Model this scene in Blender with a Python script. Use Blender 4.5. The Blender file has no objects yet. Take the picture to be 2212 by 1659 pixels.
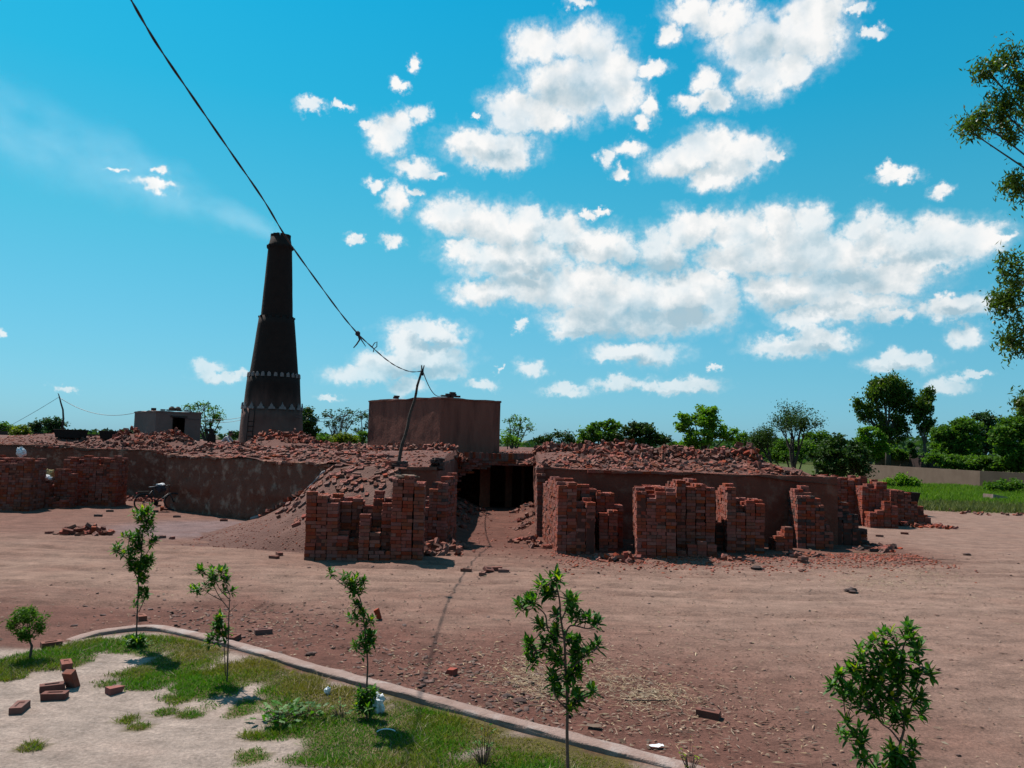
import bpy, math, random
import numpy as np
from mathutils import Vector, Matrix, Euler

R = math.radians
rng = random.Random(7)
nr = np.random.default_rng(11)
sc = bpy.context.scene
col = sc.collection

# ------------------------------------------------------------------ camera
CAM_H, PITCH, ROLL, FOC = 3.0, R(4.37), R(1.40), 1642.0      # FOC in pixels of a 2212-wide frame
cam_d = bpy.data.cameras.new('camera'); cam = bpy.data.objects.new('camera', cam_d); col.objects.link(cam)
cam_d.sensor_width = 36.0; cam_d.lens = 36.0 * FOC / 2212.0
cam_d.clip_start = 0.1; cam_d.clip_end = 6000
CAM_M = (Matrix.Rotation(R(90) + PITCH, 3, 'X') @ Matrix.Rotation(ROLL, 3, 'Z'))
cam.location = (0, 0, CAM_H); cam.rotation_euler = CAM_M.to_euler()
sc.camera = cam

def ray(px, py):
    return CAM_M @ Vector(((px - 1106) / FOC, -(py - 829.5) / FOC, -1.0))
def gp(px, py, z=0.0):                      # where the sight line of a photo point meets height z
    d = ray(px, py); t = (z - CAM_H) / d.z
    return Vector((d.x * t, d.y * t, z))
def at(px, py, Y):                          # the same at a known distance Y
    d = ray(px, py); t = Y / d.y
    return Vector((d.x * t, Y, CAM_H + d.z * t))

# ------------------------------------------------------------------ sun, sky, exposure
SUN_TO = Vector((-0.46, 0.47, 1.0)).normalized()
sun_el = math.asin(SUN_TO.z); sun_az = math.atan2(SUN_TO.x, SUN_TO.y)
sun_d = bpy.data.lights.new('sun', 'SUN'); sun_o = bpy.data.objects.new('sun', sun_d); col.objects.link(sun_o)
sun_d.energy = 5.0; sun_d.angle = R(0.53); sun_d.color = (1.0, 0.93, 0.86)
sun_o.rotation_euler = (-SUN_TO).to_track_quat('-Z', 'Y').to_euler()
sun_o.location = (-20, 30, 60)

vs = sc.view_settings
vs.view_transform = 'Standard'; vs.look = 'None'; vs.gamma = 1.0; vs.exposure = 0.85; vs.use_curve_mapping = False
try:
    sc.cycles.use_denoising = True
    sc.cycles.max_bounces = 6; sc.cycles.diffuse_bounces = 3; sc.cycles.glossy_bounces = 2
    sc.cycles.transmission_bounces = 3; sc.cycles.transparent_max_bounces = 8; sc.cycles.volume_bounces = 1
    sc.cycles.caustics_reflective = False; sc.cycles.caustics_refractive = False
    sc.cycles.volume_step_rate = 2.0; sc.cycles.volume_max_steps = 64
except Exception:
    pass

world = bpy.data.worlds.new('World'); sc.world = world; world.use_nodes = True
wt = world.node_tree; wt.nodes.clear()
def N(t, kind, **kw):
    n = t.nodes.new(kind)
    for k, v in kw.items():
        setattr(n, k, v)
    return n
def L(t, a, b):
    t.links.new(a, b)
def put(t, sock, v):
    if hasattr(v, 'is_linked') or hasattr(v, 'links'):
        t.links.new(v, sock)
    else:
        sock.default_value = v
def mth(t, op, a, b=None, c=None, clamp=False):
    n = N(t, 'ShaderNodeMath', operation=op, use_clamp=clamp)
    put(t, n.inputs[0], a)
    if b is not None: put(t, n.inputs[1], b)
    if c is not None: put(t, n.inputs[2], c)
    return n.outputs[0]
def vmth(t, op, a, b=None, c=None):
    n = N(t, 'ShaderNodeVectorMath', operation=op)
    put(t, n.inputs[0], a)
    if b is not None: put(t, n.inputs[1], b)
    if c is not None: put(t, n.inputs[2], c)
    return n.outputs['Value'] if op in ('LENGTH', 'DOT_PRODUCT', 'DISTANCE') else n.outputs[0]
def mixc(t, f, a, b, blend='MIX'):
    n = N(t, 'ShaderNodeMix', data_type='RGBA', blend_type=blend)
    put(t, n.inputs[0], f); put(t, n.inputs[6], a); put(t, n.inputs[7], b)
    return n.outputs[2]
def remap(t, v, a, b, c=0.0, d=1.0, kind='LINEAR'):
    n = N(t, 'ShaderNodeMapRange', interpolation_type=kind)
    put(t, n.inputs[0], v); put(t, n.inputs[1], a); put(t, n.inputs[2], b); put(t, n.inputs[3], c); put(t, n.inputs[4], d)
    return n.outputs[0]
def noise(t, vec, scale, detail=4, rough=0.55, dist=0.0, out=0):
    n = N(t, 'ShaderNodeTexNoise'); put(t, n.inputs['Vector'], vec)
    n.inputs['Scale'].default_value = scale; n.inputs['Detail'].default_value = detail
    n.inputs['Roughness'].default_value = rough; n.inputs['Distortion'].default_value = dist
    return n.outputs[out]

# clouds: (x, y, rx, ry) as read off the photograph, turned into directions of the sky (azimuth, elevation)
CLOUDS = [
 (1160,100,55,45),(1255,95,70,48),(1320,150,60,60),(1340,205,45,50),(1240,190,110,70),(1130,235,75,45),(1110,265,50,30),(1180,260,70,30),
 (1060,320,95,38),(1005,315,48,26),(1115,342,42,26),(1075,350,50,22),
 (1490,22,60,28),(1560,40,75,40),(1640,90,95,60),(1735,75,85,70),(1760,20,80,45),(1650,170,60,45),(1715,150,55,35),(1855,15,25,14),(1888,62,28,12),(1620,120,50,40),
 (1470,350,72,38),(1540,325,80,45),(1610,330,65,38),(1545,385,55,30),(1675,335,18,14),(1590,360,50,30),
 (1530,180,28,26),(1545,215,42,26),(1490,225,32,22),(1405,230,20,30),(1385,265,16,16),(1355,322,36,18),(1312,340,18,18),(1345,375,18,12),(1410,150,36,14),(1445,70,22,24),
 (985,470,72,38),(1060,490,70,48),(1140,500,50,50),(1150,470,28,22),(1215,500,50,42),(1290,530,75,40),(1345,545,36,30),(1000,540,40,26),(1110,560,130,44),(1050,630,75,30),(1160,620,120,45),(1260,620,120,55),
 (1360,640,130,55),(1470,640,110,55),(1290,690,110,36),(1420,695,130,34),(1530,620,60,48),(1555,660,40,50),(1240,715,50,16),(1370,762,98,24),(1320,770,48,14),
 (1430,545,62,48),(1490,500,62,42),(1530,480,40,26),(1600,500,72,48),(1690,490,52,46),(1750,480,48,40),(1720,540,100,55),(1610,560,100,40),(1810,550,95,45),(1870,490,48,36),(1920,530,85,50),
 (2010,515,95,42),(2090,520,80,36),(2150,512,34,12),(1990,565,110,32),(1900,600,130,40),(1760,620,130,45),(1670,630,70,45),(1850,660,110,32),(1930,680,50,16),(1740,690,70,24),(1700,750,86,22),(1775,735,62,26),(1760,715,32,18),
 (2070,662,84,26),(2045,645,34,14),(2080,724,38,25),(1935,785,78,20),(1925,768,32,18),(1985,775,26,15),(2050,832,48,16),(2075,815,26,10),(2112,807,28,8),(1940,382,44,16),(1915,368,20,14),(2038,412,30,16),
 (840,288,42,38),(868,262,26,28),(800,270,24,12),(908,245,24,20),(896,140,12,16),(893,362,46,24),(940,380,26,10),(812,396,24,13),(858,435,26,34),(895,420,18,10),(676,228,30,13),(738,230,22,8),(860,187,18,12),(766,512,16,10),(846,522,24,14),(1028,252,12,8),(1270,466,22,10),(1300,452,16,7),
 (925,712,76,24),(965,735,42,20),(880,740,48,28),(840,785,70,30),(780,808,70,22),(920,770,90,34),(960,800,50,22),(885,832,46,16),(1038,833,32,12),(1075,802,10,6),(450,795,34,15),(475,815,52,14),(520,808,22,10),(1148,795,32,18),(1125,705,14,12),
 (1222,843,54,13),(1225,830,24,10),(1340,832,66,14),(1420,838,50,12),(1490,828,66,18),(1455,822,30,12),(1550,790,14,6),(335,402,46,12),(345,374,20,8),(250,366,18,6),(4,718,14,12),(140,838,22,8),(710,855,30,7),(1250,8,30,12)]
GREYS = [(1130,612,95,16),(1390,692,170,26),(1300,722,110,13),(1420,578,75,24),(1560,560,50,20),(1810,606,140,20),(1730,752,70,12),(1370,778,70,10),(1690,650,60,24),(1850,672,110,10),
         (930,742,70,12),(870,796,110,14),(1120,575,90,16),(1240,540,50,14),(2080,672,60,10),(1540,372,60,16),(1230,205,90,30),(1060,335,60,14),(1650,110,70,26),(1930,795,60,7),(1430,845,120,6),(1990,560,80,14)]
def azel(px, py):
    d = ray(px, py).normalized(); return math.atan2(d.x, d.y), math.asin(d.z)
def sky_ellipse(x, y, rx, ry):
    a, e = azel(x, y)
    ra = (azel(x + rx, y)[0] - azel(x - rx, y)[0]) / 2; re = (azel(x, y - ry)[1] - azel(x, y + ry)[1]) / 2
    return a, e, ra, re
tc = N(wt, 'ShaderNodeTexCoord')
sx = N(wt, 'ShaderNodeSeparateXYZ'); L(wt, tc.outputs['Generated'], sx.inputs[0])
az = mth(wt, 'ARCTAN2', sx.outputs[0], sx.outputs[1]); el = mth(wt, 'ARCSINE', sx.outputs[2])
cmb = N(wt, 'ShaderNodeCombineXYZ'); L(wt, az, cmb.inputs[0]); L(wt, el, cmb.inputs[1]); P0 = cmb.outputs[0]
w1 = vmth(wt, 'SUBTRACT', noise(wt, P0, 22, 4, 0.6, out=1), (0.5, 0.5, 0.5))
w2 = vmth(wt, 'SUBTRACT', noise(wt, P0, 75, 5, 0.62, out=1), (0.5, 0.5, 0.5))
P1 = vmth(wt, 'MULTIPLY_ADD', w1, (0.040, 0.034, 0), P0)
P1 = vmth(wt, 'MULTIPLY_ADD', w2, (0.028, 0.024, 0), P1)
def field(lst, P):
    f = None
    for (a, e, ra, re) in lst:
        s = vmth(wt, 'LENGTH', vmth(wt, 'MULTIPLY_ADD', P, (1 / ra, 1 / re, 0), (-a / ra, -e / re, 0)))
        f = s if f is None else mth(wt, 'MINIMUM', f, s)
    return f
cl = [sky_ellipse(*c) for c in CLOUDS]
F = field(cl, P1)
fine = noise(wt, P0, 130, 6, 0.65)
mid = noise(wt, P0, 38, 5, 0.6)
Fd = mth(wt, 'ADD', F, mth(wt, 'MULTIPLY', mth(wt, 'SUBTRACT', fine, 0.5), 0.50))
Fd = mth(wt, 'ADD', Fd, mth(wt, 'MULTIPLY', mth(wt, 'SUBTRACT', mid, 0.5), 1.05))
dens = mth(wt, 'MULTIPLY_ADD', remap(wt, Fd, 1.22, 0.60, 0, 1, 'SMOOTHSTEP'), 0.72, mth(wt, 'MULTIPLY', remap(wt, Fd, 1.62, 0.75, 0, 1, 'SMOOTHSTEP'), 0.28))
thin = remap(wt, noise(wt, P0, 14, 4, 0.55), 0.38, 0.54, 0.80, 1.0)
dens = mth(wt, 'MULTIPLY', dens, thin)
# billow relief: the sunward side of each puff is whiter than the far one
sh1 = vmth(wt, 'ADD', P0, (-0.010, 0.020, 0))
rel = mth(wt, 'SUBTRACT', noise(wt, sh1, 17, 5, 0.55), noise(wt, P0, 17, 5, 0.55))
lit = mth(wt, 'MULTIPLY_ADD', rel, 1.9, -0.02)
# how much cloud stands between a point and the sun: thick above means a grey base, open above a white top
Fu = field(cl, vmth(wt, 'ADD', P1, (-0.010, 0.019, 0)))
Fu = mth(wt, 'ADD', Fu, mth(wt, 'MULTIPLY', mth(wt, 'SUBTRACT', mid, 0.5), 0.9))
under = mth(wt, 'MULTIPLY', remap(wt, Fu, 1.05, 0.18, 0, 1, 'SMOOTHSTEP'), remap(wt, el, 0.16, 0.46, 0.62, 0.22))
G = field([sky_ellipse(*c) for c in GREYS], P1)
grey = remap(wt, G, 1.6, 0.2, 0, 0.55, 'SMOOTHSTEP')
shade = mth(wt, 'ADD', mth(wt, 'ADD', grey, under), lit, clamp=True)
ccol = mixc(wt, shade, (1.0, 0.98, 0.96, 1), (0.44, 0.57, 0.64, 1))
# far clouds sink into the haze of the horizon
hz = remap(wt, el, 0.0, 0.22, 0.55, 1.0, 'SMOOTHSTEP')
cfac = mth(wt, 'MULTIPLY', mth(wt, 'MULTIPLY', dens, hz), 0.96)
sky = N(wt, 'ShaderNodeTexSky', sky_type='NISHITA', sun_disc=False)
sky.sun_elevation = sun_el; sky.sun_rotation = sun_az
sky.altitude = 200; sky.air_density = 1.0; sky.dust_density = 0.9; sky.ozone_density = 1.0
SKY_S = 0.10 / 2 ** 0.85
skyc = sky.outputs[0]
ramp = N(wt, 'ShaderNodeValToRGB'); L(wt, remap(wt, el, 0.0, 0.6), ramp.inputs[0])
stops = [(0.0, (.34, .69, .98)), (.15, (.26, .70, .90)), (.43, (.14, .735, .885)), (.70, (.045, .71, .93)), (.92, (.02, .68, .96))]
er = ramp.color_ramp.elements
while len(er) < len(stops): er.new(0.5)
for e, (p, c) in zip(er, stops):
    e.position = p; e.color = (*c, 1)
gm = N(wt, 'ShaderNodeGamma'); gm.inputs[1].default_value = 0.5
L(wt, mixc(wt, 1.0, skyc, (.1, .1, .1, 1), 'MULTIPLY'), gm.inputs[0])          # even out the sky from side to side
skyc = mixc(wt, 1.0, mixc(wt, 1.0, gm.outputs[0], ramp.outputs[0], 'MULTIPLY'), (10, 10, 10, 1), 'MULTIPLY')
def cloudy(cc, fac):
    c10 = mixc(wt, 1.0, cc, (10, 10, 10, 1), 'MULTIPLY')
    b = N(wt, 'ShaderNodeBackground'); L(wt, mixc(wt, fac, skyc, c10), b.inputs[0]); b.inputs[1].default_value = SKY_S
    return b.outputs[0]
bg_in = cloudy(ccol, cfac)
# the sky round about carries clouds of the same kind, not placed one by one
gen = remap(wt, noise(wt, vmth(wt, 'MULTIPLY', P0, (1.0, 1.7, 1.0)), 5.5, 5, 0.6), 0.53, 0.64, 0, 0.9, 'SMOOTHSTEP')
bg_out = cloudy((0.85, 0.85, 0.86, 1), gen)
win = mth(wt, 'MULTIPLY', mth(wt, 'LESS_THAN', mth(wt, 'ABSOLUTE', az), 0.85), mth(wt, 'LESS_THAN', el, 0.70))
ms = N(wt, 'ShaderNodeMixShader'); L(wt, win, ms.inputs[0]); L(wt, bg_out, ms.inputs[1]); L(wt, bg_in, ms.inputs[2])
wo = N(wt, 'ShaderNodeOutputWorld'); L(wt, ms.outputs[0], wo.inputs[0])
try:
    world.cycles.sampling_method = 'MANUAL'; world.cycles.sample_map_resolution = 512
except Exception:
    pass

# ------------------------------------------------------------------ value noise for shapes
_perm = np.random.default_rng(5).random((257, 257))
def vn(x, y, s=1.0, seed=0):
    x = np.asarray(x, float) / s + seed * 17.3; y = np.asarray(y, float) / s + seed * 9.1
    xi = np.floor(x).astype(int); yi = np.floor(y).astype(int); fx = x - xi; fy = y - yi
    fx = fx * fx * (3 - 2 * fx); fy = fy * fy * (3 - 2 * fy)
    a = _perm[xi % 256, yi % 256]; b = _perm[(xi + 1) % 256, yi % 256]
    c = _perm[xi % 256, (yi + 1) % 256]; d = _perm[(xi + 1) % 256, (yi + 1) % 256]
    return (a * (1 - fx) + b * fx) * (1 - fy) + (c * (1 - fx) + d * fx) * fy - 0.5
def fbm(x, y, s=1.0, seed=0, o=4):
    r = 0; a = 1.0
    for k in range(o):
        r = r + a * vn(x, y, s, seed + k * 3); s *= 0.5; a *= 0.55
    return r
def sst(a, b, v):
    t = np.clip((np.asarray(v, float) - a) / (b - a), 0, 1); return t * t * (3 - 2 * t)

# ------------------------------------------------------------------ materials
def new_mat(name):
    m = bpy.data.materials.new(name); m.use_nodes = True; t = m.node_tree; t.nodes.clear()
    out = N(t, 'ShaderNodeOutputMaterial'); p = N(t, 'ShaderNodeBsdfPrincipled'); L(t, p.outputs[0], out.inputs[0])
    p.inputs['Specular IOR Level'].default_value = 0.25
    return m, t, p, out
KA = 0.82                                    # all soil, brick and plaster tones sit in the lower half of their range
def pmat(name, c1, c2, scale=6.0, rough=0.92, bump=0.3, bscale=None, bdist=0.01, rnd=0.0, c3=None, c3scale=1.5, c3lo=0.55, c3hi=0.7, metal=0.0, gen=False, island=False, spec=0.25, stretch=None):
    m, t, p, out = new_mat(name)
    c1 = tuple(v_ * KA for v_ in c1); c2 = tuple(v_ * KA for v_ in c2); c3 = None if c3 is None else tuple(v_ * KA for v_ in c3)
    tcn = N(t, 'ShaderNodeTexCoord'); v = tcn.outputs['Object']
    oi = N(t, 'ShaderNodeObjectInfo')
    if rnd:
        v = vmth(t, 'MULTIPLY_ADD', oi.outputs['Location'], (3.7, 3.7, 3.7), v)
    v0 = v
    if stretch: v = vmth(t, 'MULTIPLY', v, stretch)
    f = remap(t, noise(t, v, scale, 5, 0.62), 0.3, 0.7)
    c = mixc(t, f, (*c1, 1), (*c2, 1))
    if c3 is not None:
        g = remap(t, noise(t, v, c3scale, 4, 0.6), c3lo, c3hi)
        c = mixc(t, g, c, (*c3, 1))
    if rnd:
        src = oi.outputs['Random']
        if island:
            src = N(t, 'ShaderNodeNewGeometry').outputs['Random Per Island']
        h = N(t, 'ShaderNodeHueSaturation'); L(t, c, h.inputs['Color'])
        L(t, remap(t, src, 0, 1, 1 - rnd, 1 + rnd), h.inputs['Value'])
        w = mth(t, 'FRACT', mth(t, 'MULTIPLY', src, 7.31))
        L(t, remap(t, w, 0, 1, 0.5 - 0.005, 0.5 + 0.005), h.inputs['Hue'])
        w2_ = mth(t, 'FRACT', mth(t, 'MULTIPLY', src, 13.7))
        L(t, remap(t, w2_, 0, 1, 0.8, 1.1), h.inputs['Saturation'])
        c = h.outputs[0]
    L(t, c, p.inputs['Base Color']); p.inputs['Roughness'].default_value = rough; p.inputs['Metallic'].default_value = metal
    p.inputs['Specular IOR Level'].default_value = spec
    if bump:
        b = N(t, 'ShaderNodeBump'); b.inputs['Strength'].default_value = bump; b.inputs['Distance'].default_value = bdist
        L(t, noise(t, v0, bscale or scale * 4, 5, 0.6), b.inputs['Height']); L(t, b.outputs[0], p.inputs['Normal'])
    return m
def leaf_mat(name, c1, c2, trans=0.35, island=True, rough=0.6, spec=0.12):
    m, t, p, out = new_mat(name)
    if island: src = N(t, 'ShaderNodeNewGeometry').outputs['Random Per Island']
    else: src = N(t, 'ShaderNodeObjectInfo').outputs['Random']
    c = mixc(t, src, (*c1, 1), (*c2, 1))
    h = N(t, 'ShaderNodeHueSaturation'); L(t, c, h.inputs['Color'])
    L(t, remap(t, mth(t, 'FRACT', mth(t, 'MULTIPLY', src, 9.7)), 0, 1, 0.65, 1.25), h.inputs['Value'])
    L(t, h.outputs[0], p.inputs['Base Color']); p.inputs['Roughness'].default_value = rough
    p.inputs['Specular IOR Level'].default_value = spec
    tr = N(t, 'ShaderNodeBsdfTranslucent')
    L(t, mixc(t, 1.0, h.outputs[0], (1.25, 1.35, 0.45, 1), 'MULTIPLY'), tr.inputs[0])
    mx = N(t, 'ShaderNodeMixShader'); mx.inputs[0].default_value = trans
    L(t, p.outputs[0], mx.inputs[1]); L(t, tr.outputs[0], mx.inputs[2]); L(t, mx.outputs[0], out.inputs[0])
    return m

M = {}
M['brick'] = pmat('fired_brick', (.20, .041, .022), (.27, .060, .033), 9, .95, .5, 60, .004, rnd=.11, c3=(.13, .034, .022), c3scale=5, c3lo=.55, c3hi=.75)
M['brick_many'] = pmat('fired_brick_loose', (.175, .040, .022), (.235, .062, .035), 9, .95, .5, 60, .004, rnd=.22, island=True, c3=(.085, .040, .036), c3scale=5, c3lo=.55, c3hi=.75)
M['brick_dust'] = pmat('dusty_brick', (.14, .044, .028), (.19, .068, .046), 8, .95, .5, 60, .004, rnd=.25, c3=(.13, .072, .057), c3scale=4, c3lo=.5, c3hi=.7)
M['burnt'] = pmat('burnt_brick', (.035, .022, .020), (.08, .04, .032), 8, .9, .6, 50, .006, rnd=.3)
M['core'] = pmat('brick_core', (.07, .022, .016), (.10, .032, .022), 8, .95, .3)
M['plaster'] = pmat('mud_plaster', (.130, .044, .028), (.185, .068, .043), 3.5, .96, 1.0, 12, .06, c3=(.34, .21, .155), c3scale=2.6, c3lo=.53, c3hi=.72)
M['plaster_red'] = pmat('red_mud_plaster', (.14, .038, .023), (.195, .055, .034), 1.6, .96, .8, 14, .03, c3=(.25, .115, .078), c3scale=2.2, c3lo=.53, c3hi=.75)
M['room'] = pmat('room_plaster', (.18, .058, .039), (.24, .082, .056), 2.4, .95, .6, 10, .02, c3=(.105, .034, .024), c3scale=1.5, c3lo=.48, c3hi=.66, stretch=(1, 1, .22))
M['roofdirt'] = pmat('kiln_top_dirt', (.080, .028, .020), (.115, .043, .031), 1.5, .97, 1.0, 22, .04, c3=(.125, .058, .047), c3scale=.5, c3lo=.52, c3hi=.75)
M['rampdirt'] = pmat('ramp_dirt', (.082, .034, .025), (.118, .055, .041), 1.3, .97, 1.0, 18, .05, c3=(.15, .086, .068), c3scale=.45, c3lo=.52, c3hi=.75)
M['lime'] = pmat('lime_edge', (.20, .165, .165), (.27, .23, .23), 6, .95, .6, 30, .01)
M['wood'] = pmat('weathered_wood', (.035, .025, .02), (.075, .052, .04), 12, .85, .5, 50, .004)
M['bark'] = pmat('bark', (.045, .034, .026), (.085, .065, .05), 9, .92, .7, 40, .008)
M['barkdark'] = pmat('dark_bark', (.022, .018, .014), (.05, .04, .03), 9, .92, .5, 40, .008)
M['stem'] = pmat('sapling_stem', (.06, .04, .03), (.11, .075, .055), 25, .85, .4, 80, .002)
M['iron'] = pmat('rusty_dark_iron', (.010, .009, .009), (.026, .018, .015), 10, .85, .3, 60, .003, spec=.12)
M['pier'] = pmat('brightened_red_pier', (.24, .075, .045), (.34, .12, .07), 4, .95, .6, 20, .02)  # brighter than the brick: light on the piers is put into the colour
M['cable'] = pmat('black_cable', (.012, .012, .016), (.02, .02, .03), 20, .5, .1, 60, .002, spec=.4)
M['rag'] = pmat('dark_rag', (.02, .02, .03), (.06, .05, .06), 20, .95, .3, 60, .003)
M['bagwhite'] = pmat('white_plastic', (.55, .56, .58), (.72, .72, .74), 8, .5, .3, 20, .01, spec=.4)
M['bagblue'] = pmat('blue_plastic', (.02, .16, .34), (.04, .26, .48), 8, .5, .3, 20, .01, spec=.4)
M['sack'] = pmat('straw_sack', (.32, .24, .10), (.42, .33, .16), 14, .9, .4, 50, .006)
M['straw'] = pmat('dry_straw', (.24, .165, .095), (.36, .27, .17), 3, .9, 0, rnd=.3, island=True)
M['leaflitter'] = pmat('dry_leaf_litter', (.08, .045, .032), (.24, .16, .11), 3, .9, 0, rnd=.4, island=True)
M['clod'] = pmat('dirt_clods', (.075, .040, .032), (.135, .074, .06), 6, .97, .5, 30, .01, rnd=.25, island=True)
M['kerb'] = pmat('worn_cement_kerb', (.20, .128, .105), (.26, .18, .155), 5, .95, 1.0, 30, .02, c3=(.32, .27, .25), c3scale=1.6, c3lo=.52, c3hi=.70)
M['wallfar'] = pmat('grey_mud_wall', (.105, .068, .048), (.14, .095, .07), 1.0, .95, .5, 8, .02)
M['leaf_dark'] = leaf_mat('foliage_dark', (.016, .040, .008), (.036, .072, .012), .30)
M['leaf_mid'] = leaf_mat('foliage_mid', (.034, .090, .010), (.075, .145, .016), .45)
M['leaf_bright'] = leaf_mat('foliage_bright', (.055, .14, .009), (.115, .21, .016), .48)
M['leaf_yel'] = leaf_mat('foliage_yellow_green', (.06, .095, .010), (.12, .15, .016), .42)
M['leaf_blue'] = leaf_mat('foliage_blue_green', (.016, .044, .018), (.040, .080, .030), .34)
M['leaf_euc'] = leaf_mat('foliage_hanging', (.026, .064, .010), (.078, .115, .014), .40, rough=.4)
M['leaf_sap'] = leaf_mat('sapling_leaf', (.022, .085, .007), (.060, .155, .012), .42, island=False, rough=.55, spec=.25)
M['leaf_sap2'] = leaf_mat('sapling_leaf_small', (.022, .085, .007), (.060, .155, .012), .42, rough=.55, spec=.25)
M['leaf_young'] = leaf_mat('young_sapling_leaf', (.11, .22, .008), (.24, .28, .012), .48, island=False, rough=.4)
M['grass'] = leaf_mat('turf', (.055, .105, .008), (.14, .155, .016), .35, rough=.7, spec=.15)
M['grass_olive'] = leaf_mat('olive_turf', (.10, .10, .014), (.20, .165, .03), .3, rough=.7, spec=.1)
M['grass_green'] = leaf_mat('fresh_turf', (.030, .115, .005), (.08, .17, .010), .35, rough=.7, spec=.1)
M['field'] = leaf_mat('field_grass', (.05, .12, .008), (.10, .17, .012), .4, rough=.7, spec=.15)
M['fieldpale'] = leaf_mat('dull_field_grass', (.065, .082, .030), (.11, .12, .045), .3, rough=.8, spec=.1)

# ground: colours of the soil held in the mesh, grain and small relief from noise
def ground_mat():
    m, t, p, out = new_mat('yard_soil')
    a = N(t, 'ShaderNodeAttribute', attribute_name='soil'); v = N(t, 'ShaderNodeTexCoord').outputs['Object']
    st = vmth(t, 'MULTIPLY', v, (0.6, 1.0, 1.0))
    n1 = remap(t, noise(t, st, 2.6, 8, 0.72), .30, .70, .62, 1.34)
    n2 = remap(t, noise(t, v, 26, 5, 0.75), .28, .72, .60, 1.36)
    c = mixc(t, 1.0, a.outputs[0], mth(t, 'MULTIPLY', n1, n2), 'MULTIPLY')
    red = remap(t, noise(t, st, .9, 5, .6), .5, .75)
    c = mixc(t, mth(t, 'MULTIPLY', red, .35), c, mixc(t, 1.0, c, (1.0, .80, .74, 1), 'MULTIPLY'))
    L(t, c, p.inputs['Base Color']); p.inputs['Roughness'].default_value = .97; p.inputs['Specular IOR Level'].default_value = .1
    b = N(t, 'ShaderNodeBump'); b.inputs['Strength'].default_value = 1.0; b.inputs['Distance'].default_value = .035
    hh = mth(t, 'ADD', noise(t, v, 11, 8, .75), mth(t, 'MULTIPLY', noise(t, st, 3.2, 5, .65), 1.3))
    L(t, hh, b.inputs['Height']); L(t, b.outputs[0], p.inputs['Normal'])
    return m
M['soil'] = ground_mat()

def soot_mat():
    m, t, p, out = new_mat('sooty_chimney_plaster')
    v = N(t, 'ShaderNodeTexCoord').outputs['Object']
    s = N(t, 'ShaderNodeSeparateXYZ'); L(t, v, s.inputs[0])
    st = vmth(t, 'MULTIPLY', v, (1.0, 1.0, 0.18))
    k = mth(t, 'ADD', s.outputs[2], mth(t, 'MULTIPLY', mth(t, 'SUBTRACT', noise(t, st, 1.3, 5, .6), .5), 3.5))
    f = remap(t, k, 1.1, 3.9, 0, 1, 'SMOOTHSTEP')
    base = mixc(t, remap(t, noise(t, v, 1.4, 5, .6), .3, .7), (.10, .050, .040, 1), (.135, .072, .058, 1))
    L(t, mixc(t, f, base, mixc(t, noise(t, v, 3, 4, .6), (.012, .007, .006, 1), (.026, .016, .013, 1))), p.inputs['Base Color'])
    p.inputs['Roughness'].default_value = .95; p.inputs['Specular IOR Level'].default_value = .15
    b = N(t, 'ShaderNodeBump'); b.inputs['Strength'].default_value = .6; b.inputs['Distance'].default_value = .03
    L(t, noise(t, v, 7, 5, .6), b.inputs['Height']); L(t, b.outputs[0], p.inputs['Normal'])
    return m
M['soot'] = soot_mat()
M['niche'] = pmat('whitewashed_niche', (.16, .135, .13), (.22, .19, .185), 5, .95, .4, 20, .01)

# ------------------------------------------------------------------ mesh helpers
def fmesh(name, V, F):
    me = bpy.data.meshes.new(name); V = np.asarray(V, np.float32); F = np.asarray(F, np.int32); k = F.shape[1]
    me.vertices.add(len(V)); me.vertices.foreach_set('co', V.ravel())
    me.loops.add(F.size); me.loops.foreach_set('vertex_index', F.ravel())
    me.polygons.add(len(F)); me.polygons.foreach_set('loop_start', np.arange(0, F.size, k, dtype=np.int32))
    me.update(calc_edges=True); me.validate()
    return me
def link(name, me, parent=None, loc=None):
    o = bpy.data.objects.new(name, me); col.objects.link(o)
    if parent is not None: o.parent = parent
    if loc is not None: o.location = loc
    return o
def tag(o, label, cat, group=None):
    o['label'] = label; o['category'] = cat
    if group: o['group'] = group
    return o
def thing(name, label, cat, loc=(0, 0, 0), rz=0.0, group=None):
    o = bpy.data.objects.new(name, None); col.objects.link(o); o.location = loc; o.rotation_euler = (0, 0, rz)
    o.empty_display_size = 0.2
    return tag(o, label, cat, group)
def kind(o, k):
    o['kind'] = k; return o
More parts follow.
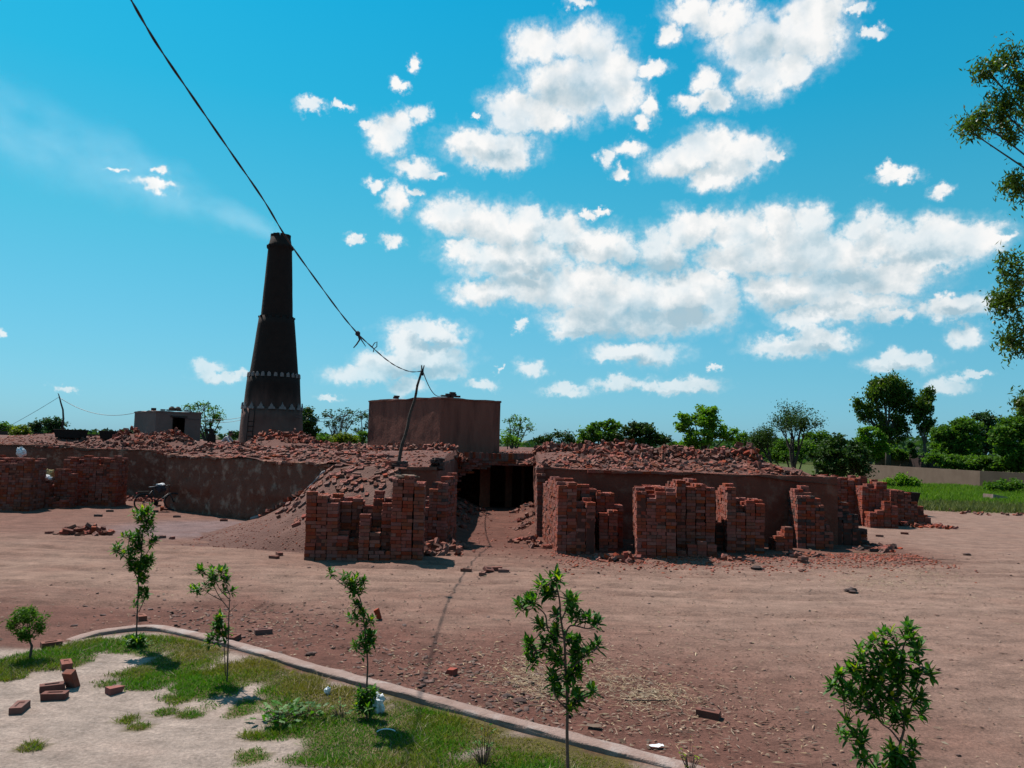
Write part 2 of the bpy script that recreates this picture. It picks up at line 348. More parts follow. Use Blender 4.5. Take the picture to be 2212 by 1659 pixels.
class MB:
    def __init__(s): s.v = []; s.f = []
    def add(s, V, F):
        n = len(s.v); s.v += [tuple(p) for p in V]; s.f += [tuple(i + n for i in q) for q in F]; return s
    def box(s, c, d, rot=None):
        x, y, z = d[0] / 2, d[1] / 2, d[2] / 2
        P = [Vector((a * x, b * y, e * z)) for e in (-1, 1) for b in (-1, 1) for a in (-1, 1)]
        if rot is not None: P = [rot @ p for p in P]
        c = Vector(c)
        return s.add([p + c for p in P], [(0, 2, 3, 1), (4, 5, 7, 6), (0, 1, 5, 4), (2, 6, 7, 3), (0, 4, 6, 2), (1, 3, 7, 5)])
    def tube(s, pts, rad, n=6, cap=True):
        pts = [Vector(p) for p in pts]; m = len(pts)
        if not hasattr(rad, '__len__'): rad = [rad] * m
        V = []; up = Vector((0.31, 0.17, 0.93)).normalized()
        for i, p in enumerate(pts):
            d = (pts[min(i + 1, m - 1)] - pts[max(i - 1, 0)])
            d = d.normalized() if d.length > 1e-9 else Vector((0, 0, 1))
            if abs(d.dot(up)) > .97: up = Vector((1, .2, 0)).normalized()
            a = d.cross(up).normalized(); b = d.cross(a).normalized()
            for k in range(n):
                t = 2 * math.pi * k / n; V.append(p + (a * math.cos(t) + b * math.sin(t)) * rad[i])
        Fc = [(i * n + k, i * n + (k + 1) % n, (i + 1) * n + (k + 1) % n, (i + 1) * n + k) for i in range(m - 1) for k in range(n)]
        if cap:
            Fc.append(tuple(range(n - 1, -1, -1))); Fc.append(tuple((m - 1) * n + k for k in range(n)))
        return s.add(V, Fc)
    def lathe(s, prof, n=24, c=(0, 0, 0), close=True):
        V = [(c[0] + r * math.cos(2 * math.pi * k / n), c[1] + r * math.sin(2 * math.pi * k / n), c[2] + z) for r, z in prof for k in range(n)]
        Fc = [(i * n + k, i * n + (k + 1) % n, (i + 1) * n + (k + 1) % n, (i + 1) * n + k) for i in range(len(prof) - 1) for k in range(n)]
        if close:
            Fc.append(tuple(range(n - 1, -1, -1))); Fc.append(tuple((len(prof) - 1) * n + k for k in range(n)))
        return s.add(V, Fc)
    def mesh(s, name, mat=None, smooth=False):
        me = bpy.data.meshes.new(name); me.from_pydata(s.v, [], s.f); me.validate(); me.update()
        if mat is not None: me.materials.append(mat)
        if smooth: me.polygons.foreach_set('use_smooth', [True] * len(me.polygons))
        return me
    def build(s, name, mat, parent=None, smooth=False, loc=None):
        return link(name, s.mesh(name, mat, smooth), parent, loc)
def grid_mesh(name, P, mat, smooth=True):            # P: (rows, cols, 3)
    r, c = P.shape[:2]; i = np.arange(r * c).reshape(r, c)
    F = np.stack([i[:-1, :-1], i[:-1, 1:], i[1:, 1:], i[1:, :-1]], -1).reshape(-1, 4)
    me = fmesh(name, P.reshape(-1, 3), F); me.materials.append(mat)
    if smooth: me.polygons.foreach_set('use_smooth', np.ones(len(F), bool))
    return me
def lumpmesh(name, mat, sx_, sy_, sz_, seed, amp=.25, seg=10, rings=7, freq=2.2):
    V = []; Fc = []
    for i in range(rings + 1):
        th = math.pi * i / rings
        for k in range(seg):
            ph = 2 * math.pi * k / seg
            d = np.array([math.sin(th) * math.cos(ph), math.sin(th) * math.sin(ph), math.cos(th)])
            r_ = 1 + amp * (float(vn(d[0] * freq + seed, d[1] * freq + d[2] * 1.7, 1, seed)) * 2 + float(vn(d[2] * freq * 2, d[0] * 2 * freq, 1, seed + 5)))
            V.append((d[0] * r_ * sx_, d[1] * r_ * sy_, d[2] * r_ * sz_))
    for i in range(rings):
        for k in range(seg):
            Fc.append((i * seg + k, (i + 1) * seg + k, (i + 1) * seg + (k + 1) % seg, i * seg + (k + 1) % seg))
    mb = MB().add(V, Fc); return mb.mesh(name, mat, False)

# ------------------------------------------------------------------ layout of the place
KX = [-90, -25.2, -24.9, -20.95, -20.6, -16.2, -13.72, -13.70, -9.4, -5.6, -3.2, -2.25, -2.20, 1.00, 1.06, 10.5]
KY = [44.5, 42.1, 42.0, 41.9, 36.0, 36.0, 36.0, 30.5, 27.5, 24.7, 23.7, 23.5, 32.0, 32.0, 24.4, 24.5]
def front(x): return np.interp(x, KX, KY)
MOUNDS = [(-19.8, 39.6, 1.3, .45), (-17.6, 39.6, 1.5, .35), (-11.3, 36.0, 1.5, .38), (-9.9, 35.5, 1.2, .32), (-7.6, 36, 2, .12), (-3.2, 31, 2.2, .12), (2.5, 31, 2.0, .22), (4.6, 30, 1.6, .32), (7.0, 29.6, 1.6, .22),
          (7.6, 28.2, 1.0, .22), (8.8, 28.0, .9, .30), (5.8, 28.6, 1.0, .12), (-24, 46, 3, .2), (-28, 45.5, 3, .3), (0.2, 34, 2, .15), (3.4, 28.4, 1.0, .15), (-14.5, 38, 2.5, .1)]
def top_z(x, y):
    x = np.asarray(x, float); y = np.asarray(y, float)
    d = np.clip(y - front(x), 0, 50)
    z = 2.12 + .40 * sst(0, 4.5, d) - .20 * sst(7.0, 10.4, x) * (1 - sst(4, 9, d) * .3)
    z = z + .12 * np.exp(-((d - .1) / .8) ** 2) * np.clip(vn(x, y, .9, 4) * 2, -1, 1)
    for (mx, my, s, h) in MOUNDS: z = z + h * np.exp(-((x - mx) ** 2 + (y - my) ** 2) / (2 * (s * .6) ** 2))
    return z + .07 * fbm(x, y, 1.4, 2) + .03 * vn(x, y, .3, 6)
RX = [-9.3, -8.5, -7.6, -6.75, -6.1, -5.6, -3.4, -2.9]
RH = [0.0, .25, .72, 1.2, 1.85, 2.12, 2.12, 0.0]
def ramp_z(x, y):
    x = np.asarray(x, float); y = np.asarray(y, float)
    yw = front(x); yf = 20.0 - .25 * np.clip(-5 - x, 0, 4) * -1.0
    v = np.clip((y - yf) / (yw - yf), 0, 1)
    h = np.interp(x, RX, RH) * (v ** .85)
    return h + (.11 * fbm(x, y, .9, 9) + .03 * vn(x, y, .22, 10)) * sst(0, .4, h)
def ground_z(x, y):
    x = np.asarray(x, float); y = np.asarray(y, float)
    near = 1 - sst(45, 70, np.hypot(x, y))
    z = .035 * fbm(x * .5, y, 2.2, 1) * near + .018 * vn(x, y, .45, 3) * near
    z = z + .22 * np.exp(-((y - 31) / 3.5) ** 2) * sst(-2.6, -1.8, x) * (1 - sst(.7, 1.3, x))
    for (y0, k1, k2, wd) in ((17.2, -.05, .010, .8), (14.6, .03, .008, .8), (19.4, -.10, .014, .75)):
        cl_ = y - (y0 + k1 * x + k2 * np.clip(x, 0, 30) ** 2 + .5 * vn(x, 0 * x, 6, 33))
        for o_ in (-wd, wd): z = z - .045 * np.exp(-((cl_ - o_) / .16) ** 2) * near * sst(-.35, .1, vn(x, y, 5, 34)) + .012 * np.exp(-((cl_ - o_ - .3) / .12) ** 2) * near
    side = .30 * np.exp(-((x + 2.1) / .55) ** 2) + .26 * np.exp(-((x - .95) / .45) ** 2)
    z = z + side * sst(23.0, 25.0, y) * (1 - sst(33, 34, y)) * (1 + 1.2 * vn(x, y, .35, 14))
    return z
def gz(x, y): return float(ground_z(x, y))
def onground(px, py):
    p = gp(px, py); p.z = gz(p.x, p.y); return p

KERB_PX = [(118,1391),(150,1384),(190,1375),(240,1366),(300,1359),(350,1361),(410,1373),(480,1389),(560,1412),(640,1436),(720,1459),(800,1481),(880,1502),(960,1523),(1040,1545),(1120,1568),(1200,1590),(1280,1612),(1360,1633),(1440,1655),(1540,1682),(1660,1716)]
KERB = [gp(*p) for p in KERB_PX]
KXs = np.array([p.x for p in KERB]); KYs = np.array([p.y for p in KERB])
def inside_verge(x, y):                      # metres on the camera's side of the kerb
    yy = np.interp(x, KXs, KYs, left=KYs[0] - .15, right=KYs[-1])
    return yy - np.asarray(y, float)

# ------------------------------------------------------------------ ground
xs = np.unique(np.concatenate([np.arange(-14, 16, .12), np.arange(-34, 40, .5), np.arange(-120, 120, 4), np.array([-2500, -1200, -600, -300, -180, 180, 300, 600, 1200, 2500])]).round(3))
ys = np.unique(np.concatenate([np.arange(3, 25, .10), np.arange(25, 45, .35), np.arange(45, 130, 3), np.array([-400, -100, -30, -8, -2, 1, 2, 180, 300, 600, 1200, 2500])]).round(3))
GX, GY = np.meshgrid(xs, ys); GZ = ground_z(GX, GY)
g_me = grid_mesh('ground', np.stack([GX, GY, GZ], -1), M['soil'])
def mixa(a, b, f): return a * (1 - f[..., None]) + np.array(b) * f[..., None]
c = np.zeros(GX.shape + (3,)); c[:] = (.142, .078, .060)
wob = fbm(GX * .6, GY, 3.0, 21)
tr_ = .92 * np.exp(-((GY - (16.3 - .03 * GX + .012 * np.clip(GX, 0, 30) ** 2) + wob * 2.2) / 3.3) ** 2)
c = mixa(c, (.215, .146, .114), np.clip(tr_ * 1.0 + .35 * fbm(GX * .3, GY, 1.2, 22), 0, 1) * .9)
c = mixa(c, (.215, .150, .120), sst(.5, 7, GX + wob * 4) * .72)
c = mixa(c, (.215, .146, .113), sst(-5, -12, GX + wob * 3) * (1 - sst(20, 24, GY)) * sst(10, 14, GY) * .7)
lav = np.exp(-(((GX + 9.4) / 3.3) ** 2 + ((GY - 24.6) / 2.4) ** 2))
c = mixa(c, (.150, .106, .104), np.clip(lav * 1.5 + .4 * wob, 0, 1) * sst(.12, .5, lav))
for (y0, k1, k2, wd) in ((17.2, -.05, .010, .8), (14.6, .03, .008, .8), (19.4, -.10, .014, .75)):
    cl_ = GY - (y0 + k1 * GX + k2 * np.clip(GX, 0, 30) ** 2 + .5 * vn(GX, 0 * GX, 6, 33))
    for o_ in (-wd, wd): c = mixa(c, (.125, .078, .060), np.exp(-((cl_ - o_) / .15) ** 2) * sst(-.3, .25, vn(GX, GY, 5, 34)) * .6 * sst(-.4, .1, vn(GX, GY, .5, 35)))
near_kerb = np.exp(-((inside_verge(GX, GY) + 1.1) / 2.0) ** 2)
c = mixa(c, (.105, .047, .036), np.clip(near_kerb * 1.25 + .7 * fbm(GX, GY, 1, 23), 0, 1) * .75 * (1 - sst(1.5, 4, GX)))
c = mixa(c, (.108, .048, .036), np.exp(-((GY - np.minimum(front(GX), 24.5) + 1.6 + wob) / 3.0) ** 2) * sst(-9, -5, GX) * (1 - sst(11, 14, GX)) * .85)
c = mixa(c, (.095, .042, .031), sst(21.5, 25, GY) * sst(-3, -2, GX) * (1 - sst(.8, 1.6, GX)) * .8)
PATCH = [(190,1405,70,26),(300,1400,90,32),(420,1420,90,36),(330,1460,110,42),(450,1480,100,40),(560,1450,110,40),(650,1480,110,50),(760,1520,110,60),(640,1560,90,50),(760,1590,140,50),(900,1560,130,60),(1000,1590,130,50),(1120,1630,140,45),(880,1630,150,40),(1050,1650,160,40),(1260,1660,140,36),(1400,1685,120,26),(545,1630,45,30),(700,1640,90,30),(110,1418,80,16),(30,1440,60,20),(15,1465,35,12),(62,1615,34,14),(280,1553,18,8),(300,1567,24,8),(360,1535,26,8),(412,1540,30,8),(430,1395,60,20),(235,1478,30,12),(530,1525,40,22),(560,1590,60,18),(160,1425,60,22)]
PT = []
for (x_, y_, rx, ry) in PATCH:
    c0 = gp(x_, y_); e1 = gp(x_ + rx, y_); e2 = gp(x_, y_ - ry); e3 = gp(x_, y_ + ry); PT.append((c0.x, c0.y, abs(e1.x - c0.x), (e2.y - e3.y) / 2))
def patch_v(x_, y_):
    v_ = np.full(np.shape(x_), 9.0)
    for (a, b, rx, ry) in PT: v_ = np.minimum(v_, np.hypot((x_ - a) / rx, (y_ - b) / ry))
    return v_
iv = inside_verge(GX, GY)
c = mixa(c, (.285, .240, .206), sst(.0, .35, iv + .25 * fbm(GX, GY, .8, 24)))
pv_ = patch_v(GX, GY) + .75 * fbm(GX, GY, .7, 91) + .35 * vn(GX, GY, .16, 93)
c = mixa(c, (.078, .068, .022), sst(1.02, .72, pv_) * (iv > .0) * .93)
fieldm = sst(38.5, 41, GY - .02 * GX + 2.2 * fbm(GX, GY, 4, 30)) * sst(17, 21, GX + 1.5 * fbm(GX, GY, 3, 31))
c = mixa(c, (.055, .075, .018), fieldm)
c = mixa(c, (.07, .07, .03), sst(60, 90, np.hypot(GX, GY)) * (1 - fieldm))
at_ = g_me.color_attributes.new('soil', 'FLOAT_COLOR', 'POINT')
at_.data.foreach_set('color', np.concatenate([c.reshape(-1, 3) * np.array([.80, .735, .725]), np.ones((c.size // 3, 1))], 1).astype(np.float32).ravel())
ground = kind(link('ground', g_me), 'structure')

# kerb: a low worn cement edging that swings round the verge
def offset_line(P, d):
    out = []
    for i, p in enumerate(P):
        t = (P[min(i + 1, len(P) - 1)] - P[max(i - 1, 0)]); t.z = 0; t.normalize()
        out.append(p + Vector((t.y, -t.x, 0)) * d)
    return out
def resample(P, step):
    out = [P[0]]
    for a, b in zip(P[:-1], P[1:]):
        n = max(1, int((b - a).length / step))
        out += [a.lerp(b, k / n) for k in range(1, n + 1)]
    return out
def spline(P, n=6):
    o_ = []
    for i in range(len(P) - 1):
        p0, p1, p2, p3 = P[max(i - 1, 0)], P[i], P[i + 1], P[min(i + 2, len(P) - 1)]
        for k in range(n):
            t_ = k / n; o_.append(.5 * ((2 * p1) + (p2 - p0) * t_ + (2 * p0 - 5 * p1 + 4 * p2 - p3) * t_ ** 2 + (3 * p1 - p0 - 3 * p2 + p3) * t_ ** 3))
    return o_ + [P[-1]]
KR = resample(spline([KERB[i] for i in (0, 1, 2, 3, 4, 5, 6, 7, 9, 12, 15, 18, 21)]), .09)
prof = [(.095, -.06), (.096, .02), (.093, .040), (.085, .047), (.03, .049), (-.03, .048), (-.085, .047), (-.094, .038), (-.096, .02), (-.095, -.06)]
kp = np.zeros((len(prof), len(KR), 3))
for j, (d, z) in enumerate(prof):
    for i, p in enumerate(offset_line(KR, d)):
        q = float(fbm(p.x * 3 + j * 5.3, p.y * 3, 1.0, 41)) * .012 + (float(vn(p.x * 9 + j * 3.1, p.y * 9, 1, 43)) * .016 if 1 < j < 8 else 0)
        fade = min(1.0, i / 14.0)
        kp[j, i] = (p.x + q * .6, p.y + q, z * fade - .02 * (1 - fade) + q * .6)
kerb = kind(link('kerb', grid_mesh('kerb', kp, M['kerb'], False)), 'structure')
# ------------------------------------------------------------------ bricks
BL, BW, BH = .254, .122, .079
def brick_mesh(name, mat, seed, l=BL, w=BW, h=BH, frog=True, broken=False):
    r_ = random.Random(seed); j = lambda a=.004: r_.uniform(-a, a)
    x, y, z = l / 2, w / 2, h / 2
    V = [(sx_ * x + j(), sy_ * y + j(), sz_ * z + j(.003)) for sz_ in (-1, 1) for sy_ in (-1, 1) for sx_ in (-1, 1)]
    if broken:
        V[1] = (V[1][0] - .05, V[1][1], V[1][2]); V[7] = (V[7][0] - .035, V[7][1] - .01, V[7][2] - .012); V[5] = (V[5][0] - .015, V[5][1], V[5][2] - .006)
    F_ = [(0, 2, 3, 1), (0, 1, 5, 4), (2, 6, 7, 3), (0, 4, 6, 2), (1, 3, 7, 5)]
    if frog and not broken:
        fx, fy = x * .62, y * .50
        n = len(V)
        V += [(a * fx, b * fy, z) for b in (-1, 1) for a in (-1, 1)] + [(a * fx * .85, b * fy * .75, z - .012) for b in (-1, 1) for a in (-1, 1)]
        for a, b, c_, d in ((4, 5, n + 1, n), (5, 7, n + 3, n + 1), (7, 6, n + 2, n + 3), (6, 4, n, n + 2)): F_.append((a, b, c_, d))
        for a, b, c_, d in ((n, n + 1, n + 5, n + 4), (n + 1, n + 3, n + 7, n + 5), (n + 3, n + 2, n + 6, n + 7), (n + 2, n, n + 4, n + 6)): F_.append((a, b, c_, d))
        F_.append((n + 4, n + 5, n + 7, n + 6))
    else:
        F_.append((4, 5, 7, 6))
    return MB().add(V, F_).mesh(name, mat)
BRICK = [brick_mesh('brick_%d' % k, M['brick'], k, l=BL + rng.uniform(-.006, .004)) for k in range(5)]
BRICKD = [brick_mesh('dusty_brick_%d' % k, M['brick_dust'], 20 + k) for k in range(3)]
BURNT = [brick_mesh('burnt_brick_%d' % k, M['burnt'], 30 + k) for k in range(2)]
HALF = [brick_mesh('half_brick_%d' % k, M['brick'], 40 + k, l=.13 + .03 * k, frog=False, broken=True) for k in range(3)]
HALFD = [brick_mesh('half_brick_dusty_%d' % k, M['brick_dust'], 50 + k, l=.12 + .03 * k, frog=False, broken=True) for k in range(3)]
def piece(me, parent, loc, rot=(0, 0, 0), name='brick', scale=None):
    o = bpy.data.objects.new(name, me); col.objects.link(o); o.parent = parent; o.location = loc; o.rotation_euler = rot
    if scale: o.scale = scale
    return o
def join_pieces(name, items, parent, mat=None):          # what is past the limit: one part, real geometry
    V = []; Fc = []
    for me, loc, rot in items:
        m_ = Euler(rot).to_matrix(); n = len(V); l_ = Vector(loc)
        V += [tuple(m_ @ v.co + l_) for v in me.vertices]; Fc += [tuple(i + n for i in p.vertices) for p in me.polygons]
    o = MB().add(V, Fc).build(name, mat or M['brick_many'], parent); return kind(o, 'stuff')

CELL, CRS = .266, .0895
def stack(label, p, ang, nx, ny, H, kinds=None, name='brick_stack', z0=None, group=None, lean=.02, cat='brick stack', seed=0):
    r_ = random.Random(1000 + seed + nx * 7 + ny * 13)
    p = Vector(p); base = gz(p.x, p.y) - .02 if z0 is None else z0
    root = thing(name, label, cat, (p.x, p.y, base), ang, group)
    nx0, ny0 = nx, ny; nx = max(1, round(nx * .236 / CELL)); ny = max(1, round(ny * .236 / CELL))
    hh = {(i, j): max(0, round(H(min(nx0 - 1, int((i + .5) * nx0 / nx)), min(ny0 - 1, int((j + .5) * ny0 / ny))) * .0775 / CRS) + r_.choice((0, 0, 0, -1, 1, -2))) for i in range(nx) for j in range(ny)}
    items = []; core = MB()
    pool = kinds or (BRICK * 10 + BRICKD)
    drift = {(i, j): (2.2 * float(vn(i * .45, seed, 1, 7)) + r_.uniform(-.15, .15), 2.4 * float(vn(i * .4, seed + 5, 1, 8)) + r_.uniform(-.3, .3), seed + .25 * i) for i in range(nx) for j in range(ny)}
    for (i, j), h in hh.items():
        if h < 1: continue
        cx, cy = (i + .5) * CELL, (j + .5) * CELL
        core.box((cx, cy, h * CRS / 2 - .02), (CELL - .05, CELL - .05, max(.02, h * CRS - .05)))
        f = hh.get((i, j - 1), 0); l_ = hh.get((i - 1, j), 0); rr = hh.get((i + 1, j), 0)
        dx, dy, ph = drift[(i, j)]
        for k in range(h):
            ef, el_, er_, et = f <= k, l_ <= k, rr <= k, k >= h - 1
            if not (ef or el_ or er_ or et): continue
            ox = lean * dx * math.sin(k * .13 + ph) ; oy = lean * dy * math.sin(k * .17 + ph) * .8
            zz = (k + .5) * CRS
            strt = (k + i // 2) % 2 == 0
            if r_.random() < .22: strt = not strt
            for s in (-1, 1):
                if strt and s > 0 and not (el_ or er_ or et): continue
                if not strt and not (ef or et) and not ((s < 0 and el_) or (s > 0 and er_)): continue
                if k > 2 and not et and r_.random() < .035: continue
                q = (cx + ox + (0 if strt else s * CELL / 4) + r_.uniform(-.010, .010), cy + oy + (s * CELL / 4 if strt else 0) + r_.uniform(-.014, .014), zz + r_.uniform(-.002, .002))
                big = et and r_.random() < .5
                rot = (r_.uniform(-.02, .02) * (3 if big else 1), r_.uniform(-.02, .02), (0 if strt else math.pi / 2) + r_.uniform(-.035, .035) * (5 if big else 1) + (math.pi if r_.random() < .5 else 0))
                items.append(((3 if ef else 0) + (2 if et else 0) + (1 if el_ else 0) - j * .05, r_.choice(pool), q, rot))
    items.sort(key=lambda a: -a[0])
    for it in items[:300]: piece(it[1], root, it[2], it[3])
    if len(items) > 300: join_pieces('bricks', [a[1:] for a in items[300:]], root)
    core.build('core_fill', M['core'], root)  # solid fill added so that no light passes between the bricks
    return root

def heap(label, pts, zf, n, r=.35, layers=2.0, half=.5, dust=.7, name='brick_heap', cat='brick heap', spread=None, flat=.35, seed=0, cap=300, burnt=0.0, group=None):
    """bricks tumbled on a surface zf(x, y) round the given spots (x, y, radius, height)"""
    r_ = random.Random(500 + seed)
    cx = sum(p[0] for p in pts) / len(pts); cy = sum(p[1] for p in pts) / len(pts)
    root = thing(name, label, cat, (cx, cy, float(zf(cx, cy))), 0, group)
    wts = [p[2] ** 2 for p in pts]; items = []
    for k in range(n):
        p = r_.choices(pts, wts)[0]; a = r_.uniform(0, 6.283); d = math.sqrt(r_.random()) * p[2]
        x = p[0] + math.cos(a) * d; y = p[1] + math.sin(a) * d
        lift = max(0, 1 - (d / p[2]) ** 1.5) * p[3] * .7 * r_.random() ** .7
        z = float(zf(x, y)) + r_.uniform(.0, .03) + lift
        tl = flat * (1 + 1.5 * (lift > .06))
        me = r_.choice(HALFD if r_.random() < dust else HALF) if r_.random() < half else r_.choice(BRICKD if r_.random() < dust else BRICK)
        if r_.random() < burnt: me = r_.choice(BURNT)
        rot = (r_.gauss(0, tl), r_.gauss(0, tl), r_.uniform(0, 6.283))
        if r_.random() < .05: rot = (math.pi / 2 + r_.gauss(0, .2), r_.gauss(0, .3), rot[2])
        gx_ = (float(zf(x + .08, y)) - float(zf(x - .08, y))) / .16; gy_ = (float(zf(x, y + .08)) - float(zf(x, y - .08))) / .16
        nv = Vector((-max(-1, min(1, gx_)), -max(-1, min(1, gy_)), 1)).normalized()
        rot = tuple((Vector((0, 0, 1)).rotation_difference(nv).to_matrix() @ Euler(rot).to_matrix()).to_euler())
        items.append((me, (x - cx, y - cy, z - root.location.z), rot))
    items.sort(key=lambda a: a[1][1])
    for me, q, rot in items[:cap]: piece(me, root, q, rot)
    if len(items) > cap: join_pieces('broken_bricks', items[cap:], root)
    return root

# ------------------------------------------------------------------ the kiln
kiln = thing('brick_kiln', 'long low mud plastered brick kiln with earth top littered with bricks', 'brick kiln', (0, 30, 0))
KO = Vector((0, 30, 0))
def kpart(name, me): 
    o = link(name, me, kiln); o.location = -KO; return o
# earth top
tx = np.unique(np.concatenate([np.arange(-34, 10.5, .16), np.arange(-90, -34, 2.0), np.array(KX), [10.5]]).round(3)); tx = tx[(tx >= -90) & (tx <= 10.5)]
tt = np.concatenate([np.linspace(0, 1, 62) ** 1.7])
TX, TT = np.meshgrid(tx, tt); FY = front(TX); TY = FY + TT * (74 - FY)
TZ = top_z(TX, TY); 
TY = TY - .05 * (TT == 0)
kpart('roof', grid_mesh('roof', np.stack([TX, TY, TZ], -1), M['roofdirt']))

def wall(name, a, b, z0, z1, mat, rough=.02, flake=0.0, thick=.25, top=True, step=.09, seed=0, ragged=.03, slump=None):
    a = Vector(a); b = Vector(b); d = (b - a); Ln = d.length; d.normalize(); nrm = Vector((d.y, -d.x))
    m_ = max(2, int(Ln / step)); k_ = max(2, int((z1 - z0) / step))
    u = np.linspace(0, Ln, m_ + 1); w = np.linspace(0, 1, k_ + 1)
    U, Wt = np.meshgrid(u, w)
    topz = z1 + .07 + ragged * fbm(U, 0 * U, .7, 60 + seed) * 2
    if slump is not None: topz = topz + np.interp(U / Ln, slump[0], slump[1])
    Z = z0 + (topz - z0) * Wt
    off = rough * fbm(U, Z, .9, 61 + seed) * 1.6 + .006 * vn(U, Z, .12, 62)
    off = off * np.clip(np.minimum(U, Ln - U) / .25, 0, 1)
    if flake:
        fl = np.clip(np.minimum(U, Ln - U) / .25, 0, 1) * sst(.0, .35, fbm(U, Z * 1.4, 1.1, 63 + seed) + .35 - .30 * (Z - z0) / (z1 - z0) * 2)
        off = off - fl * flake * (.5 + 1.2 * np.abs(vn(U, Z, .14, 64)) + .7 * vn(U, Z, .3, 65))
    P = np.stack([a.x + d.x * U + nrm.x * off, a.y + d.y * U + nrm.y * off, Z], -1)
    if top:
        back = P[-1:].copy(); back[..., 0] -= nrm.x * thick; back[..., 1] -= nrm.y * thick
        P = np.concatenate([P, back], 0)
    return kpart(name, grid_mesh(name, P, mat))
wall('wall', (-90, 44.5), (-25.2, 42.1), -.1, 2.15, M['plaster'], step=.5)
wall('wall', (-25.2, 42.1), (-20.95, 41.9), -.1, 2.14, M['plaster'], .03, .04, seed=1)
wall('wall', (-20.95, 41.9), (-20.6, 36.0), -.1, 2.12, M['plaster_red'], .03, seed=2)
wall('wall', (-20.6, 36.0), (-13.6, 36.0), -.1, 2.16, M['plaster'], .03, .05, seed=3)
wall('wall', (-13.7, 36.0), (-13.7, 30.5), -.1, 2.12, M['plaster'], .03, seed=4)
wall('wall', (-13.7, 30.5), (-9.4, 27.5), -.1, 2.10, M['plaster'], .05, .15, seed=5, ragged=.02)
wall('wall', (-9.4, 27.5), (-5.6, 24.7), -.1, 2.08, M['plaster'], .05, .15, seed=5, ragged=.03)
wall('wall', (-5.6, 24.7), (-3.2, 23.7), -.1, 2.06, M['plaster_red'], .03, seed=6)
wall('wall', (-3.2, 23.7), (-2.25, 23.5), -.1, 2.10, M['plaster_red'], .03, .03, seed=7)
wall('wall', (-2.25, 23.5), (-2.2, 32.0), -.1, 2.22, M['plaster_red'], .05, .05, seed=8)
wall('wall', (1.0, 32.0), (1.06, 24.4), -.1, 2.18, M['plaster_red'], .05, .05, seed=9)
wall('wall', (1.06, 24.4), (10.5, 24.5), -.1, 2.10, M['plaster_red'], .05, .05, seed=10, slump=([0, .1, .2, 1], [.08, .02, 0, -.02]))
wall('wall', (10.5, 24.5), (10.6, 74), -.1, 2.05, M['plaster_red'], .03, step=.6, seed=11)
# firing chamber behind the opening: side walls, back wall, piers
wall('chamber_wall', (-2.7, 38.0), (1.7, 38.0), -.1, 2.3, M['plaster_red'], .04, seed=12, top=False)
wall('chamber_wall', (-2.5, 32.1), (-2.5, 38.0), -.1, 2.3, M['plaster_red'], .04, seed=13, top=False)
wall('chamber_wall', (1.35, 38.0), (1.35, 32.1), -.1, 2.3, M['plaster_red'], .04, seed=14, top=False)
MB().add([(-2.7, 32.3, 2.02), (1.7, 32.3, 2.02), (1.7, 38.2, 2.10), (-2.7, 38.2, 2.10)], [(0, 3, 2, 1)]).build('chamber_vault', M['burnt'], kiln).location = -KO
def pier(pxa, pxb, Y, z1, dpt, sd):
    a = at(pxa, 1060, Y).x; b = at(pxb, 1060, Y).x
    nz = 16; P = []
    for k in range(nz + 1):
        z = z1 * k / nz; q = .04 * float(vn(z * 3, sd, .6, sd)); e = .10 * max(0, k / nz - .75)
        P.append([(a + q - e, Y, z), (b - q + e, Y, z), (b - q + e, Y + dpt, z), (a + q - e, Y + dpt, z), (a + q - e, Y, z)])
    o = kpart('pier', grid_mesh('pier', np.array(P), M['pier'])); return o
pier(1036, 1058, 33.6, 2.0, .6, 1); pier(1091, 1106, 34.6, 2.05, .5, 2); pier(1126, 1133, 36.0, 2.05, .5, 3)
# brick face and lintel of the opening, brick by brick
def kbrick(loc, rot=(0, 0, 0), me=None):
    return piece(me or rng.choice(BRICKD + BRICK), kiln, Vector(loc) - KO, rot)
lx0, lx1, ly = -2.62, 1.25, 31.95
x = lx0
while x < lx1:                                            # soldier course along the edge
    kbrick((x, ly + .04, 2.40 + .02 * math.sin(x * 3) + rng.uniform(-.01, .01)), (math.pi / 2 + rng.uniform(-.15, .15), math.pi / 2 + rng.uniform(-.08, .08), 0)); x += .092
for k in range(3):
    x = lx0 + (k % 2) * .12
    while x < lx1:
        kbrick((x, ly + rng.uniform(-.012, .012), 2.235 - k * CRS + rng.uniform(-.008, .008)), (rng.uniform(-.05, .05), rng.uniform(-.04, .04), rng.uniform(-.06, .06))); x += .266
for k in range(23):                                       # ragged jamb left of the opening, broken away below the lintel
    z = 2.235 - 3 * CRS - k * CRS
    if z < .03: break
    wdt = 7.4 - 1.05 * k + .8 * math.sin(k * 2.3) if k < 5 else 2.3 + .7 * math.sin(k * 1.3)
    for q in range(int(max(1, wdt))):
        if k > 4 and rng.random() < .06: continue
        kbrick((lx0 + .1 + (k % 2) * .11 + q * .266 + rng.uniform(-.02, .02), ly + rng.uniform(-.03, .02), z), (rng.uniform(-.05, .05), rng.uniform(-.05, .05), rng.uniform(-.12, .12)))
MB().box((-.69 - 0, 32.26 - 30, 2.25), (3.9, .5, .36)).build('lintel', M['core'], kiln)
for k in range(16):                                       # broken corner stub left of the opening
    for q in range(2):
        kbrick((-2.34 + q * .12 + .05 * math.sin(k), 23.9 + .1 * math.sin(k * 2.1 + q), 2.08 + k // 2 * CRS * .5 + .02), (rng.gauss(0, .1), rng.gauss(0, .1), rng.uniform(0, 3)), rng.choice(BURNT))
x = 2.6
